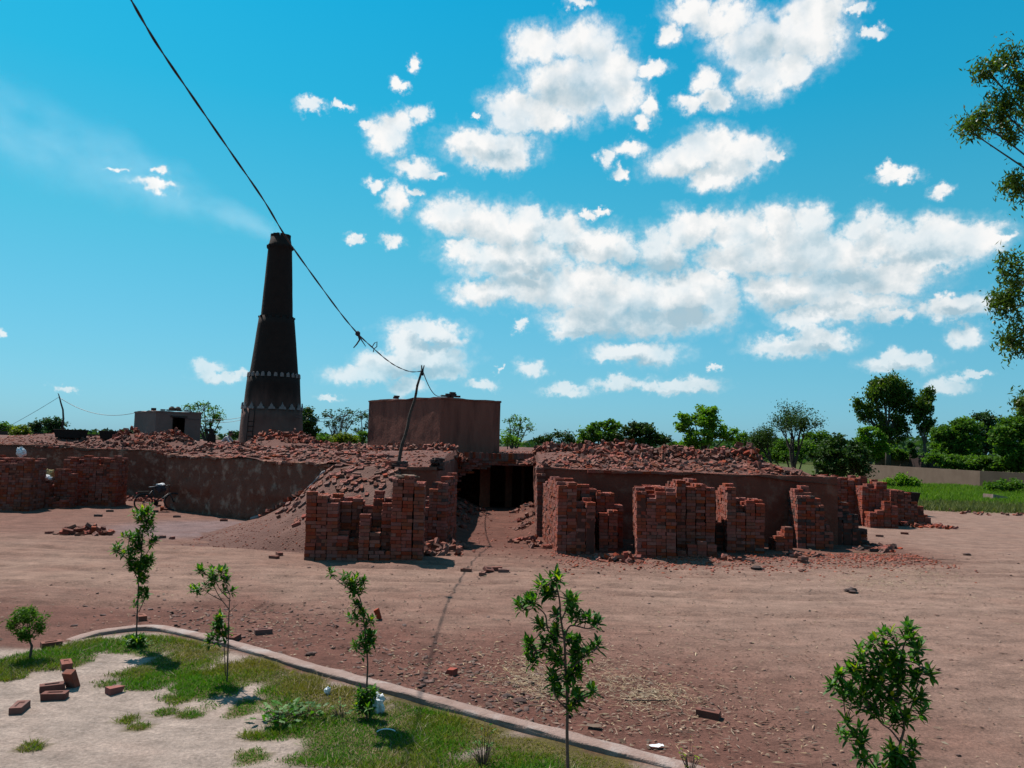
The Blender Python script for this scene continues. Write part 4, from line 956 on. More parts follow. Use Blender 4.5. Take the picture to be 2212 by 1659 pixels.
# dark plank door standing half open inside, and a timber head
mb = MB(); q = dr_ * .90; mb.box((q.x - nrm_.x * .3, q.y - nrm_.y * .3, .76), (.05, .6, 1.5), Matrix.Rotation(math.atan2(dr_.y, dr_.x), 3, 'Z')); mb.build('door', M['wood'], hr)
mb = MB(); q = dr_ * 1.23; mb.box((q.x + nrm_.x * .02, q.y + nrm_.y * .02, 1.57), (.9, .1, .09), Matrix.Rotation(math.atan2(dr_.y, dr_.x), 3, 'Z')); mb.build('door_head', M['wood'], hr)
# putlog holes low on the big room's left wall: shade painted as dark blocks
for k in range(9):
    q = big[5] * (.8 + k * .26); nl = Vector((big[5].y, -big[5].x)) * -1
    MB().box((q.x + nl.x * .0 - .03, q.y - .05, .34), (.12, .13, .09), Matrix.Rotation(math.atan2(big[5].y, big[5].x), 3, 'Z')).build('brick', M['burnt'], big[0])
def roofbricks(label, base, spots, cat='bricks', nm='roof_bricks'):
    root = thing(nm, label, cat, base)
    for (dx, dy, dz, rz, me) in spots: piece(me, root, (dx, dy, dz), (0, 0, rz))
zt = 4.83 + .09
roofbricks('stacked bricks and rope at the front corner of the big room roof', (-3.0, 33.45, zt), [(0, 0, .035, .3, BURNT[0]), (.22, .1, .035, 1.2, BURNT[1]), (.45, .15, .035, .2, BURNT[0]), (.2, .1, .11, .4, BURNT[1]), (.42, .16, .11, .3, BURNT[0]), (.38, .14, .185, .5, BURNT[1]), (.6, .2, .035, .1, BURNT[1]), (.3, .3, .035, .9, BURNT[1])])
p = Vector((-3.07, 33.0)) + big[5] * 3.9 + big[6] * .2
roofbricks('single dark brick lying on the left of the big room roof', (p.x, p.y, zt), [(0, 0, .035, .8, BURNT[0]), (.03, 0, .11, .7, BURNT[1])])
p = Vector((-19.6, 42.0)) + hut[6] * .5 + hut[5] * .3
roofbricks('few bricks along the front of the hut roof', (p.x, p.y, 4.29), [(-.9, .7, .035, .3, BURNT[0]), (-.9, .7, .11, .3, BURNT[0]), (-.1, .1, .035, .5, BURNT[1]), (.15, .3, .035, 1.0, BURNT[0]), (.35, .45, .035, .3, BURNT[0]), (.6, .6, .035, .9, BURNT[0]), (.9, .9, .035, .2, BURNT[1])])
for k, (u, lab) in enumerate(((.95, 'rounded clay pot on the hut roof, left of two'), (1.28, 'rounded clay pot on the hut roof, right of two'))):
    p = Vector((-19.6, 42.0)) + hut[6] * u + hut[5] * .35
    mb = MB(); mb.lathe([(.05, 0), (.12, .02), (.17, .09), (.165, .16), (.10, .21), (.07, .225), (.085, .245)], 16)
    tag(mb.build('clay_pot', M['wallfar'], None, True, (p.x, p.y, 4.295)), lab, 'pot', 'pots on the hut roof')

# iron tubs
def tub(label, px0, px1, pyt, Y, wb=.88, h=.46):
    a = at(px0, pyt, Y); b = at(px1, pyt, Y); w = (b - a).length; c_ = (a + b) / 2
    root = thing('iron_tub', label, 'tub', (c_.x, Y, c_.z - h), R(-3), 'iron tubs on the kiln top')
    d = .85; wt_, dt, wb_, db = w, d, w * wb, d * wb; th = .02
    def ring(ww, dd, z): return [(-ww / 2, -dd / 2, z), (ww / 2, -dd / 2, z), (ww / 2, dd / 2, z), (-ww / 2, dd / 2, z)]
    V = ring(wb_, db, 0) + ring(wt_, dt, h) + ring(wt_ - .06, dt - .06, h) + ring(wb_ - .06, db - .06, .03)
    Fc = [(0, 3, 2, 1), (12, 13, 14, 15)]
    for s in (0, 4, 8):
        Fc += [(s + k, s + (k + 1) % 4, s + 4 + (k + 1) % 4, s + 4 + k) for k in range(4)]
    MB().add(V, Fc).build('pan', M['iron'], root)
    mb = MB(); q = ring(wt_ + .01, dt + .01, h); mb.tube([Vector(v_) for v_ in q + q[:1]], .018, 6); mb.build('rim', M['iron'], root)
    zt_ = (float(top_z(c_.x, Y)) if c_.x < 10 else 0.0) - (c_.z - h)
    for sx_ in (-1, 1):
        mb = MB(); mb.box((sx_ * wb_ * .36, 0, zt_ / 2 - .03), (.08, db * .9, abs(zt_) + .08)); mb.build('skid', M['wood'], root)
    for sx_ in (-1, 1):
        mb = MB(); mb.tube([(sx_ * wt_ / 2, -.14, h - .08), (sx_ * (wt_ / 2 + .05), -.14, h - .03), (sx_ * (wt_ / 2 + .05), .14, h - .03), (sx_ * wt_ / 2, .14, h - .08)], .012, 5); mb.build('handle', M['iron'], root)
tub('black iron tub beside the crooked pole on the kiln top', 125, 183, 928.5, 44.6)
tub('black iron tub on the kiln top, nearer the hut', 222, 278, 931.5, 43.6)
tub('dark tub standing at the grass edge beyond the rightmost brick stack', 1951, 1979, 1064, 36.5, wb=.7, h=.5)

# ------------------------------------------------------------------ poles and lines
pb = Vector((-3.62, 24.35, 2.05)); pt = at(912, 797, 24.6)
pole = thing('leaning_pole', 'leaning bamboo pole with forked top carrying the black cable', 'pole', pb)
pts = [Vector((0, 0, 0)).lerp(pt - pb, k / 12) + Vector((.02 * math.sin(k * 1.7), 0, 0)) * (0 < k < 12) for k in range(13)]
MB().tube(pts, [.06 - .0022 * k for k in range(13)], 8).build('shaft', M['wood'], pole, True)
for k in range(1, 12):
    MB().lathe([(.0, -.012), (.066 - .0022 * k, -.01), (.066 - .0022 * k, .01), (0, .012)], 8, pts[k]).build('joint', M['wood'], pole)
for s in (-1, 1): MB().tube([pts[-1] - Vector((0, 0, .15)), pts[-1] + Vector((.04 * s + .02, .02 * s, .12))], [.03, .018], 6).build('prong', M['wood'], pole)
mb = MB()
for k in range(5): mb.lathe([(.045, -.015), (.06, 0), (.045, .015)], 8, pts[-1] + Vector((0, 0, -.06 - k * .035)), close=False)
mb.build('binding', M['rag'], pole)
cab_px = [(905,806),(888,803),(860,793),(835,777),(806,752),(776,724),(740,682),(680,601),(620,516),(570,433),(500,331),(420,215),(340,97),(283,0)]
P1c = pt - Vector((0, 0, .07)); P2c = at(283, 0, 8.2)
nx_, ny_ = (P2c.y - P1c.y), -(P2c.x - P1c.x)
cp = [P1c]
for (px, py) in cab_px[1:]:
    d = ray(px, py); tq = (nx_ * P1c.x + ny_ * P1c.y) / (nx_ * d.x + ny_ * d.y); cp.append(Vector((0, 0, CAM_H)) + d * tq)
dv = (cp[-1] - cp[-2]); cp += [cp[-1] + dv * .5, cp[-1] + dv * 1.0 + Vector((0, 0, .15)), cp[-1] + dv * 1.7 + Vector((0, 0, .4))]
def smooth_line(P, n=6):
    out = []
    for i in range(len(P) - 1):
        p0, p1, p2, p3 = P[max(i - 1, 0)], P[i], P[i + 1], P[min(i + 2, len(P) - 1)]
        for k in range(n):
            t_ = k / n
            out.append(.5 * ((2 * p1) + (p2 - p0) * t_ + (2 * p0 - 5 * p1 + 4 * p2 - p3) * t_ ** 2 + (3 * p1 - p0 - 3 * p2 + p3) * t_ ** 3))
    return out + [P[-1]]
cs = smooth_line(cp, 10)
cable = thing('power_cable', 'thick black twisted cable running from the leaning pole up across the sky', 'cable', cp[0])
for s in (0, math.pi):                                   # two strands twisted together
    mb = MB(); Q = []
    for k, p in enumerate(cs):
        a = k * .55 + s; Q.append(p - cp[0] + Vector((math.cos(a) * .008, 0, math.sin(a) * .008)))
    mb.tube(Q, .0088, 6); mb.build('strand', M['cable'], cable, True)
def near_cable(px): 
    best = min(cs, key=lambda p: abs((p - Vector((0, 0, 3))).normalized().dot(Vector((0, 1, 0))) * 0 + proj(p)[0] - px)); return best
MI = CAM_M.inverted()
def proj(p):
    q = MI @ (Vector(p) - Vector((0, 0, CAM_H))); return (1106 + FOC * q.x / -q.z, 829.5 - FOC * q.y / -q.z)
k1 = near_cable(773); k2 = near_cable(806)
mb = MB(); l_ = k1 - cp[0]
mb.lathe([(.02, -.06), (.06, -.02), (.055, .03), (.02, .06)], 8, l_)
mb.build('knot', M['rag'], cable)
mb = MB(); mb.tube([l_, l_ + Vector((.05, 0, -.14)), l_ + Vector((-.02, .02, -.25)), l_ + Vector((-.09, .03, -.33))], [.02, .022, .018, .012], 5)
mb.tube([l_ + Vector((.02, 0, 0)), l_ + Vector((.10, 0, -.16)), l_ + Vector((.19, .02, -.29))], [.018, .014, .008], 5); mb.build('loose_end', M['rag'], cable)
l_ = k2 - cp[0]; mb = MB(); mb.tube([l_ + Vector((-.03, 0, .02)), l_ + Vector((.03, 0, .13)), l_ + Vector((.09, 0, .16)), l_ + Vector((.09, 0, .04)), l_ + Vector((.02, 0, -.02)), l_ + Vector((.01, 0, -.10))], .012, 5); mb.build('tie', M['rag'], cable)
def wire(label, A, B, sag, r_=.012, n=24, name='wire'):
    A = Vector(A); B = Vector(B)
    Q = [A.lerp(B, k / n) - Vector((0, 0, sag * 4 * (k / n) * (1 - k / n))) - A for k in range(n + 1)]
    return tag(MB().tube(Q, r_, 5).build(name, M['cable'], None, True, A), label, 'wire')
wire('short slack wire from the leaning pole to the big room roof', pt, (-3.05, 33.2, 4.98), .35, .016)
# crooked pole at left
cb = at(134, 930, 45.6); cb.z = 2.45
cpx = [(137, 905), (136, 885), (132, 872), (129, 860), (127, 853)]
root = thing('crooked_pole', 'thin crooked wooden pole standing behind the left iron tub', 'pole', cb)
pp = [Vector((0, 0, 0))] + [at(a_, b_, 45.6) - cb for a_, b_ in cpx]
MB().tube(pp, [.06, .055, .05, .045, .038, .03], 7).build('shaft', M['wood'], root, True)
MB().tube([pp[-1], pp[-1] + Vector((-.06, 0, .1))], [.03, .015], 5).build('prong', M['wood'], root)
wire('slack wire from the crooked pole to the hut', at(127.5, 858, 45.6), (-21.9, 44.2, 4.15), .5, .015)
wire('guy wire from the crooked pole down to the left', at(127, 858, 45.6), at(-60, 960, 49), .12, .012)
wire('wire from the hut across to the chimney, upper one', (-18.0, 43.6, 3.95), (ch_c.x - 1.6, CY - .6, 4.05), .12, .012)
wire('wire from the hut across to the chimney, lower one', (-18.0, 43.6, 3.85), (ch_c.x - 1.62, CY - .6, 3.9), .16, .012)
wire('wire hanging across the front of the hut', (-19.4, 41.9, 4.25), (-17.75, 43.55, 3.85), .12, .011)
wire('wire from the chimney to the big room, upper one', (ch_c.x + 1.55, CY - .7, 4.3), (-7.0, 37.45, 4.45), .35, .012)
wire('wire from the chimney to the big room, lower one', (ch_c.x + 1.6, CY - .7, 4.15), (-7.0, 37.45, 4.38), .4, .012)

# ------------------------------------------------------------------ crouching person, stool, plate
pc = at(482, 948, 36.5); zt_ = float(top_z(pc.x, 36.5))
M['shirt'] = pmat('pale_grey_shirt', (.34, .31, .32), (.42, .39, .40), 12, .9, .3, 40, .004)
M['trouser'] = pmat('dark_trousers', (.05, .045, .05), (.08, .07, .075), 12, .9, .3)
M['skin'] = pmat('brown_skin', (.15, .075, .05), (.18, .09, .06), 12, .6, .1)
M['hair'] = pmat('black_hair', (.008, .007, .007), (.02, .016, .015), 30, .6, .4, 90, .003)
per = thing('person', 'person in pale grey shirt crouching with back bent among the bricks, facing right', 'person', (pc.x, 36.5, zt_), R(0))
def skin_body(parent):
    J = {'pel': (0, 0, .28, .135), 'sp1': (.03, 0, .42, .13), 'sp2': (.12, 0, .56, .145), 'nk0': (.25, 0, .66, .085), 'nk': (.30, 0, .70, .055), 'h0': (.335, 0, .76, .075), 'h1': (.36, 0, .83, .092), 'h2': (.355, 0, .91, .07)}
    for s, q in ((-1, 'r'), (1, 'l')):
        J['hip' + q] = (.0, s * .12, .26, .10); J['kn' + q] = (.38, s * .20, .40, .065); J['an' + q] = (.10, s * .16, .06, .045); J['to' + q] = (.27, s * .18, .03, .035)
        J['sh' + q] = (.22, s * .18, .62, .07); J['el' + q] = (.40, s * .24, .42, .045); J['wr' + q] = (.60, s * .12, .34, .032); J['hd' + q] = (.68, s * .09, .32, .034)
    E_ = [('pel', 'sp1'), ('sp1', 'sp2'), ('sp2', 'nk0'), ('nk0', 'nk'), ('nk', 'h0'), ('h0', 'h1'), ('h1', 'h2')]
    for q in 'rl': E_ += [('pel', 'hip' + q), ('hip' + q, 'kn' + q), ('kn' + q, 'an' + q), ('an' + q, 'to' + q), ('sp2', 'sh' + q), ('sh' + q, 'el' + q), ('el' + q, 'wr' + q), ('wr' + q, 'hd' + q)]
    for q, s in (('r', -1), ('l', 1)):
        for f in range(4):
            a_ = 'f%d%s' % (f, q); b_ = 'g%d%s' % (f, q); J[a_] = (.73 + .01 * (f in (1, 2)), s * (.06 + .022 * f), .31, .0095); J[b_] = (.76 + .012 * (f in (1, 2)), s * (.06 + .022 * f), .28, .008)
            E_ += [('hd' + q, a_), (a_, b_)]
        J['t' + q] = (.69, s * .035, .30, .010); J['u' + q] = (.725, s * .03, .285, .009); E_ += [('hd' + q, 't' + q), ('t' + q, 'u' + q)]
    ks = list(J); me = bpy.data.meshes.new('body'); me.from_pydata([J[k][:3] for k in ks], [(ks.index(a_), ks.index(b_)) for a_, b_ in E_], [])
    o = link('body', me, parent)
    md = o.modifiers.new('skin', 'SKIN'); sub = o.modifiers.new('sub', 'SUBSURF'); sub.levels = 1; sub.render_levels = 1
    sv = me.skin_vertices[0].data
    for i, k in enumerate(ks): sv[i].radius = (J[k][3], J[k][3]); sv[i].use_root = (k == 'pel')
    dg = bpy.context.evaluated_depsgraph_get(); ev = bpy.data.meshes.new_from_object(o.evaluated_get(dg))
    o.modifiers.clear(); o.data = ev; ev.name = 'body'; ev.materials.clear()
    for m_ in ('shirt', 'trouser', 'skin'): ev.materials.append(M[m_])
    for pl in ev.polygons:
        x_, y_, z_ = pl.center; pl.use_smooth = True
        sk = (z_ > .70 and x_ > .24) or x_ > .56 or z_ < .055
        leg = (z_ < .36 and x_ < .56) or (abs(y_) > .1 and z_ < .47 and x_ < .46 and x_ > .12 and abs(y_) < .235 and z_ < .46 and not (x_ > .33 and abs(y_) > .21))
        pl.material_index = 2 if sk else (1 if leg else 0)
    return o
skin_body(per)
hm = lumpmesh('hair', M['hair'], .098, .085, .085, 3, .08, 14, 9); ho = link('hair', hm, per, (.335, 0, .865))
for s in (-1, 1): MB().lathe([(.001, -.012), (.016, -.006), (.02, .004), (.001, .012)], 8).build('ear', M['skin'], per, True).location = (.345, s * .088, .82)
MB().lathe([(.012, -.02), (.016, 0), (.006, .02)], 6).build('nose', M['skin'], per, True).location = (.452, 0, .82)
kp_ = at(462, 940, 37.2)
root = thing('plate', 'dark upright iron plate with a square hole beside the crouching person', 'plate', (kp_.x, 37.2, float(top_z(kp_.x, 37.2))), 0)
mb = MB()
Sx = [-.2, -.08, .04, .2]; Sz = [0, .75, .87, 1.0]
for i in range(3):
    for j in range(3):
        if (i, j) == (1, 1): continue
        mb.box(((Sx[i] + Sx[i + 1]) / 2 - .22 * ((Sz[j] + Sz[j + 1]) / 2), 0, (Sz[j] + Sz[j + 1]) / 2), (Sx[i + 1] - Sx[i], .04, Sz[j + 1] - Sz[j]))
o = mb.build('sheet', M['iron'], root); o.rotation_euler = (R(6), 0, 0)
kb_ = at(452, 946, 36.0)
mb = MB(); mb.lathe([(.13, 0), (.17, .25), (.18, .27), (.16, .27), (.12, .03)], 16)
root = thing('bucket', 'small dark bucket just left of the crouching person', 'bucket', (kb_.x, 36.0, float(top_z(kb_.x, 36.0)) + .0)); mb.build('pail', M['iron'], root, True)
mb = MB(); mb.tube([(math.cos(a_) * .18, .02, .26 + math.sin(a_) * .14) for a_ in np.linspace(0, math.pi, 9)], .008, 5); mb.build('handle', M['iron'], root)

# bags
def bag(label, p, s, mat, seed, knot=True, name='plastic_bag', group=None):
    root = thing(name, label, 'bag', p, 0, group)
    o = link('sack', lumpmesh('sack', mat, s[0], s[1], s[2], seed, .42, 16, 11, 3.4), root, (0, 0, s[2] * .85))
    if knot:
        mb = MB(); mb.lathe([(s[0] * .30, s[2] * 1.4), (s[0] * .10, s[2] * 1.85), (s[0] * .34, s[2] * 2.3)], 9, close=False); mb.build('neck', mat, root)
p = at(45, 984, 28.95); bag('knotted white bag on top of the leftmost brick stack', (p.x, 28.95, 2.03), (.16, .14, .15), M['bagwhite'], 3)
p = gp(66, 1097)
bag('shiny blue bag on the chest-high brick stack', (p.x + .12, p.y + .25, 1.07), (.22, .17, .13), M['bagblue'], 4, False)
bag('dirty white bag next to the blue one', (p.x + .40, p.y + .2, 1.07), (.20, .15, .10), M['bagwhite'], 5, False)
bag('limp yellow straw sack lying behind the blue bag', (p.x + .22, p.y + .48, 1.07), (.26, .16, .22), M['sack'], 6, False)
p = at(876, 1036, 19.4); p.z = 2.02
bag('crumpled grey plastic sheet on the tallest end of the wide stack', (p.x, 19.6, 2.02), (.28, .18, .045), M['wallfar'], 7, False, 'plastic_sheet')
p = onground(816, 1536); bag('white plastic bag caught at the foot of the slim sapling', (p.x, p.y, p.z), (.075, .06, .11), M['bagwhite'], 8, False)
p = onground(707, 1499); bag('small crumpled white plastic scrap in the grass', (p.x, p.y, p.z), (.035, .03, .045), M['bagwhite'], 9, False, 'plastic_scrap')
def scrap(label, px, py, w, h, mat, rz):
    p = onground(px, py); n = 5; U, Vv = np.meshgrid(np.linspace(-.5, .5, n), np.linspace(-.5, .5, n))
    Z = .03 * vn(U * 3 + px, Vv * 3, .4, 5) + .02
    me = grid_mesh('scrap', np.stack([U * w, Vv * h, Z], -1), mat); o = link('scrap', me, None, (p.x, p.y, p.z + .012)); o.rotation_euler = (0, 0, rz)
    return tag(o, label, 'scrap')
scrap('grey torn scrap on the soil beyond the kerb, right of the bushy sapling', 1283, 1571, .16, .09, M['wallfar'], -.3)
scrap('blue and white paper scrap on the soil by the kerb', 1419, 1618, .14, .07, M['bagwhite'], .2)
mb = MB(); p = onground(834, 1588)
mb.tube([(.10 * math.cos(a_), .055 * math.sin(a_), .03 + .02 * math.sin(a_)) for a_ in np.linspace(.5, 2.9, 12)], .006, 5)
tag(mb.build('pale_strip', M['bagwhite'], None, True, p), 'curved pale strip lying in the grass under the slim sapling', 'strip')
# ------------------------------------------------------------------ bicycle
bp = gp(341, 1104)
bike = thing('bicycle', 'old black bicycle with a bundle on its bar, parked by the plastered wall corner', 'bicycle', (bp.x, bp.y, 0), R(40))
WR = .35
def wheel(x, rz=0):
    w = thing('wheel', '', '', (x, 0, WR)); del w['label']; del w['category']; w.parent = bike; w.rotation_euler = (0, 0, rz)
    ring = lambda r_, n=40: [(r_ * math.cos(2 * math.pi * k / n), 0, r_ * math.sin(2 * math.pi * k / n)) for k in range(n + 1)]
    MB().tube(ring(WR - .02), .021, 7, False).build('tyre', M['cable'], w, True)
    MB().tube(ring(WR - .048), .012, 6, False).build('rim', M['iron'], w, True)
    MB().tube([(0, -.05, 0), (0, .05, 0)], .024, 8).build('hub', M['iron'], w)
    mb = MB()
    for k in range(18):
        a_ = 2 * math.pi * k / 18; mb.tube([(0, .03 * (-1) ** k, 0), ((WR - .05) * math.cos(a_), 0, (WR - .05) * math.sin(a_))], .0028, 4)
    mb.build('spokes', M['iron'], w)
    return w
wheel(-.54); wheel(.56, R(-18))
def T(name, P, r_, n=7, parent=bike, mat='cable'): return MB().tube(P, r_, n).build(name, M[mat], parent, True)
BBk, SEAT, HEADt, HEADb = (-.08, 0, .30), (-.24, 0, .86), (.36, 0, .90), (.40, 0, .70)
fr = T('frame', [BBk, SEAT], .018)
for P in ([SEAT, HEADt], [BBk, HEADb], [HEADt, HEADb]): T('frame_tube', P, .017)
for s in (-1, 1):
    T('stay', [(-.54, s * .06, WR), (-.24, s * .03, .80)], .010); T('chain_stay', [(-.54, s * .06, WR), BBk], .011); T('fork_blade', [(.40, s * .04, .68), (.56, s * .055, WR)], .012)
T('handlebar', [(.16, -.27, .98), (.33, -.25, 1.0), (.37, 0, 1.0), (.33, .25, 1.0), (.16, .27, .98)], .012, mat='iron')
T('stem', [HEADt, (.37, 0, 1.0)], .014, mat='iron')
for s in (-1, 1): T('grip', [(.16, s * .27, .98), (.26, s * .262, .99)], .018)
mb = MB(); V = [(-.36, -.10, .94), (-.36, .10, .94), (-.20, .07, .95), (-.06, .02, .94), (-.06, -.02, .94), (-.20, -.07, .95)]; n = 6
mb.add(V + [(a_, b_, c_ - .05) for a_, b_, c_ in V], [tuple(range(n))[::-1], tuple(range(n, 2 * n))] + [(k, (k + 1) % n, n + (k + 1) % n, n + k) for k in range(n)]); mb.build('saddle', M['cable'], bike)
T('crank', [(-.08, .06, .30), (-.02, .07, .15)], .010, mat='iron'); T('crank', [(-.08, -.06, .30), (-.14, -.07, .45)], .010, mat='iron')
for q in ((-.02, .11, .15), (-.14, -.11, .45)): MB().box(q, (.09, .08, .025)).build('pedal', M['cable'], bike)
mb = MB(); mb.lathe([(.0, -.004), (.095, -.003), (.095, .003), (0, .004)], 20); o = mb.build('chainring', M['iron'], bike); o.location = (-.08, .035, .30); o.rotation_euler = (R(90), 0, 0)
mb = MB(); mb.box((-.56, 0, .76), (.42, .14, .012))
for k in range(4): mb.tube([(-.78, -.06 + .04 * k, .775), (-.36, -.06 + .04 * k, .775)], .006, 4)
mb.build('carrier', M['iron'], bike)
for x0 in (-.54, .56):
    mb = MB(); n = 14; V = []
    for k in range(n):
        a_ = R(20) + R(165) * k / (n - 1); 
        for s in (-1, 1): V.append((x0 - (WR + .025) * math.cos(a_) * (1 if x0 < 0 else -1), s * .028, WR + (WR + .025) * math.sin(a_)))
    mb.add(V, [(2 * k, 2 * k + 1, 2 * k + 3, 2 * k + 2) for k in range(n - 1)]); mb.build('mudguard', M['iron'], bike)
for s in (-1, 1): T('stand', [(-.54, s * .08, WR), (-.50, s * .16, .01), ], .011, mat='iron')
o = link('tail_light', lumpmesh('tail_light', pmat('red_lens', (.35, .02, .02), (.4, .03, .03), 5, .4, 0), .025, .035, .03, 2, .05), bike, (-.80, 0, .70))
bun = thing('cloth_bundle', 'dark bundle with a pale cloth hung over the bicycle bar', 'bundle', (bp.x, bp.y, 0), R(40))
link('bundle', lumpmesh('bundle', M['rag'], .20, .13, .15, 12, .25, 14, 9), bun, (.06, 0, .88))
link('cloth', lumpmesh('cloth', M['bagwhite'], .15, .12, .05, 14, .3, 14, 9), bun, (.05, 0, 1.02))

# ------------------------------------------------------------------ trees
def quads(C_, size, rnd, droop=0.0, aspect=.55):
    n = len(C_); d = rnd.normal(size=(n, 3)); d[:, 2] = d[:, 2] * .6 - droop * 2; d /= np.linalg.norm(d, axis=1)[:, None] + 1e-9
    r2_ = rnd.normal(size=(n, 3)); w = np.cross(d, r2_); w /= np.linalg.norm(w, axis=1)[:, None] + 1e-9
    s = size * rnd.uniform(.6, 1.3, n)[:, None]
    a = C_ - d * s * .5; e = C_ + d * s * .5; b = C_ + w * s * aspect * .5 + d * s * .05; f = C_ - w * s * aspect * .5 + d * s * .05
    V = np.stack([a, b, e, f], 1).reshape(-1, 3); return V, np.arange(4 * n).reshape(n, 4)
def tree(name, label, Y, base_px, lobes, mat, leaf=.2, dens=1.0, clump=.35, droop=0.0, bark='bark', trunk_r=.14, X=None, z0=0.0, limbs=True, shrub=False, seed=0, cat='tree', group=None, aspect=.55, twig=False, gap=.55, fork_z=None):
    """lobes: (x, y, rx, ry) of the photograph, stood at distance Y and given the same depth as width"""
    rnd = np.random.default_rng(900 + seed); r_ = random.Random(900 + seed)
    b = at(base_px, 1000, Y); bx = b.x if X is None else X
    root = thing(name, label, cat, (bx, Y, z0), 0, group)
    k_ = Y / FOC; O = np.array([bx, Y, z0]); LB = []
    for (x_, y_, rx, ry) in lobes:
        c_ = at(x_, y_, Y + rnd.uniform(-.5, .5) * rx * k_); LB.append((np.array(c_) - O, rx * k_, ry * k_))
    wood = MB(); top_c = max(LB, key=lambda l: l[0][2]); lowest = min(l[0][2] - l[2] for l in LB)
    fork = Vector((sum(l[0][0] for l in LB) / len(LB) * .35, 0, max(.25, min(lowest + .3, top_c[0][2] * .4)) if not shrub else .12))
    if fork_z: fork = Vector((0, 0, fork_z))
    wood.tube([(0, 0, -.2), Vector((.03, 0, fork.z * .5)) + fork * .2, fork], [trunk_r * 1.25 * (3 if fork_z else 1), trunk_r * (2.6 if fork_z else 1), trunk_r * .8 * (2 if fork_z else 1)], 7)
    pts_all = []
    for (c_, rx, ry) in LB:
        c3 = Vector(c_)
        if limbs:
            mid = fork.lerp(c3, .5) + Vector((r_.uniform(-.1, .1), r_.uniform(-.1, .1), .06)) * rx
            wood.tube([fork, mid, c3], [trunk_r * .6, trunk_r * .38, trunk_r * .16], 5, False)
        vol = rx * rx * ry; ncl = int(np.clip(14 * dens * (vol ** .62) / clump, 5, 90))
        u = rnd.normal(size=(ncl, 3)); u /= np.linalg.norm(u, axis=1)[:, None]
        rr_ = rnd.uniform(gap, 1.0, ncl)[:, None] ** .7
        cc = c_ + u * rr_ * np.array([rx, rx, ry])
        if limbs:
            for q in cc[: (ncl if twig else ncl // 2)]:
                wood.tube([c3.lerp(fork, .12), c3.lerp(Vector(q), .6) + Vector((0, 0, -.03 * rx)), q], [trunk_r * .16, trunk_r * .09, trunk_r * .035], 4, False)
        nl = int(60 * dens)
        cs_ = rnd.uniform(.5, 1.25, ncl) * clump
        P = np.repeat(cc, nl, 0) + rnd.normal(size=(ncl * nl, 3)) * np.repeat(cs_, nl)[:, None] * np.array([.5, .5, .36 + droop * .5])
        pts_all.append(P)
    P = np.concatenate(pts_all); P = P[P[:, 2] > .05]
    V, Fq = quads(P, leaf, rnd, droop, aspect)
    me = fmesh('crown', V, Fq); me.materials.append(M[mat]); cr = link('crown', me, root)
    wood.build('trunk', M[bark], root, True)
    return root
G1 = 'trees behind the kiln'
tree('leafy_tree', 'green trees at the extreme left edge of the picture', 75, 8, [(2, 925, 18, 9), (18, 928, 10, 7)], 'leaf_mid', .25, 1.2, seed=1, group=G1)
tree('shrub', 'yellow green bush near the left edge behind the kiln', 62, 45, [(45, 928, 14, 9), (36, 932, 10, 6), (58, 932, 9, 6)], 'leaf_yel', .2, shrub=True, seed=2, group=G1, cat='bush')
tree('leafy_tree', 'dark slim pair of crowns left of the crooked pole', 72, 80, [(75, 918, 8, 8), (90, 918, 9, 8), (77, 930, 6, 8), (90, 932, 6, 8)], 'leaf_blue', .22, seed=3, group=G1)
tree('leafy_tree', 'broad dark crown right behind the crooked pole', 70, 118, [(110, 912, 13, 8), (128, 912, 11, 9), (114, 926, 14, 12), (130, 925, 9, 10)], 'leaf_blue', .22, seed=4, group=G1)
tree('acacia_tree', 'feathery acacia rising behind the hut', 58, 448, [(410, 882, 14, 6), (440, 878, 22, 8), (465, 890, 18, 10), (478, 902, 14, 9), (455, 905, 20, 12), (440, 918, 18, 12), (462, 925, 14, 9), (425, 895, 16, 9)], 'leaf_mid', .16, .55, .3, seed=5, group=G1, twig=True)
tree('leafy_tree', 'dense dark tree hugging the right side of the chimney', 60, 668, [(660, 896, 14, 12), (672, 912, 16, 14), (662, 930, 16, 14), (680, 935, 10, 10)], 'leaf_dark', .22, 1.1, seed=6, group=G1)
tree('acacia_tree', 'thin crowned acacia behind the dead trunk', 66, 725, [(715, 895, 22, 11), (745, 892, 20, 10), (708, 915, 18, 12), (740, 915, 22, 14), (765, 905, 14, 12)], 'leaf_blue', .18, .45, .35, seed=7, group=G1, twig=True)
tree('acacia_tree', 'acacia crown against the left wall of the big room', 64, 785, [(780, 895, 18, 12), (790, 915, 16, 14), (775, 930, 14, 10)], 'leaf_blue', .18, .5, .35, seed=8, group=G1, twig=True)
tree('shrub', 'yellow green bush low in front of the dead trunk', 52, 742, [(742, 945, 22, 9), (728, 948, 14, 7), (760, 948, 12, 7)], 'leaf_yel', .17, shrub=True, seed=9, group=G1, cat='bush')
tree('shrub', 'low dark bushes left of the big room', 56, 790, [(785, 943, 16, 9), (702, 948, 12, 6), (770, 948, 12, 6)], 'leaf_mid', .18, shrub=True, seed=10, group=G1, cat='bush')
tree('acacia_tree', 'windblown acacia just right of the big room', 56, 1105, [(1100, 903, 18, 9), (1125, 910, 18, 10), (1110, 925, 22, 12), (1140, 922, 12, 9), (1095, 940, 14, 12), (1120, 942, 14, 8)], 'leaf_mid', .15, .5, .28, seed=11, group=G1, twig=True)
tree('shrub', 'bright green shrub at the foot of the windblown acacia', 50, 1098, [(1096, 945, 14, 10), (1108, 950, 12, 7)], 'leaf_bright', .16, shrub=True, seed=12, group=G1, cat='bush')
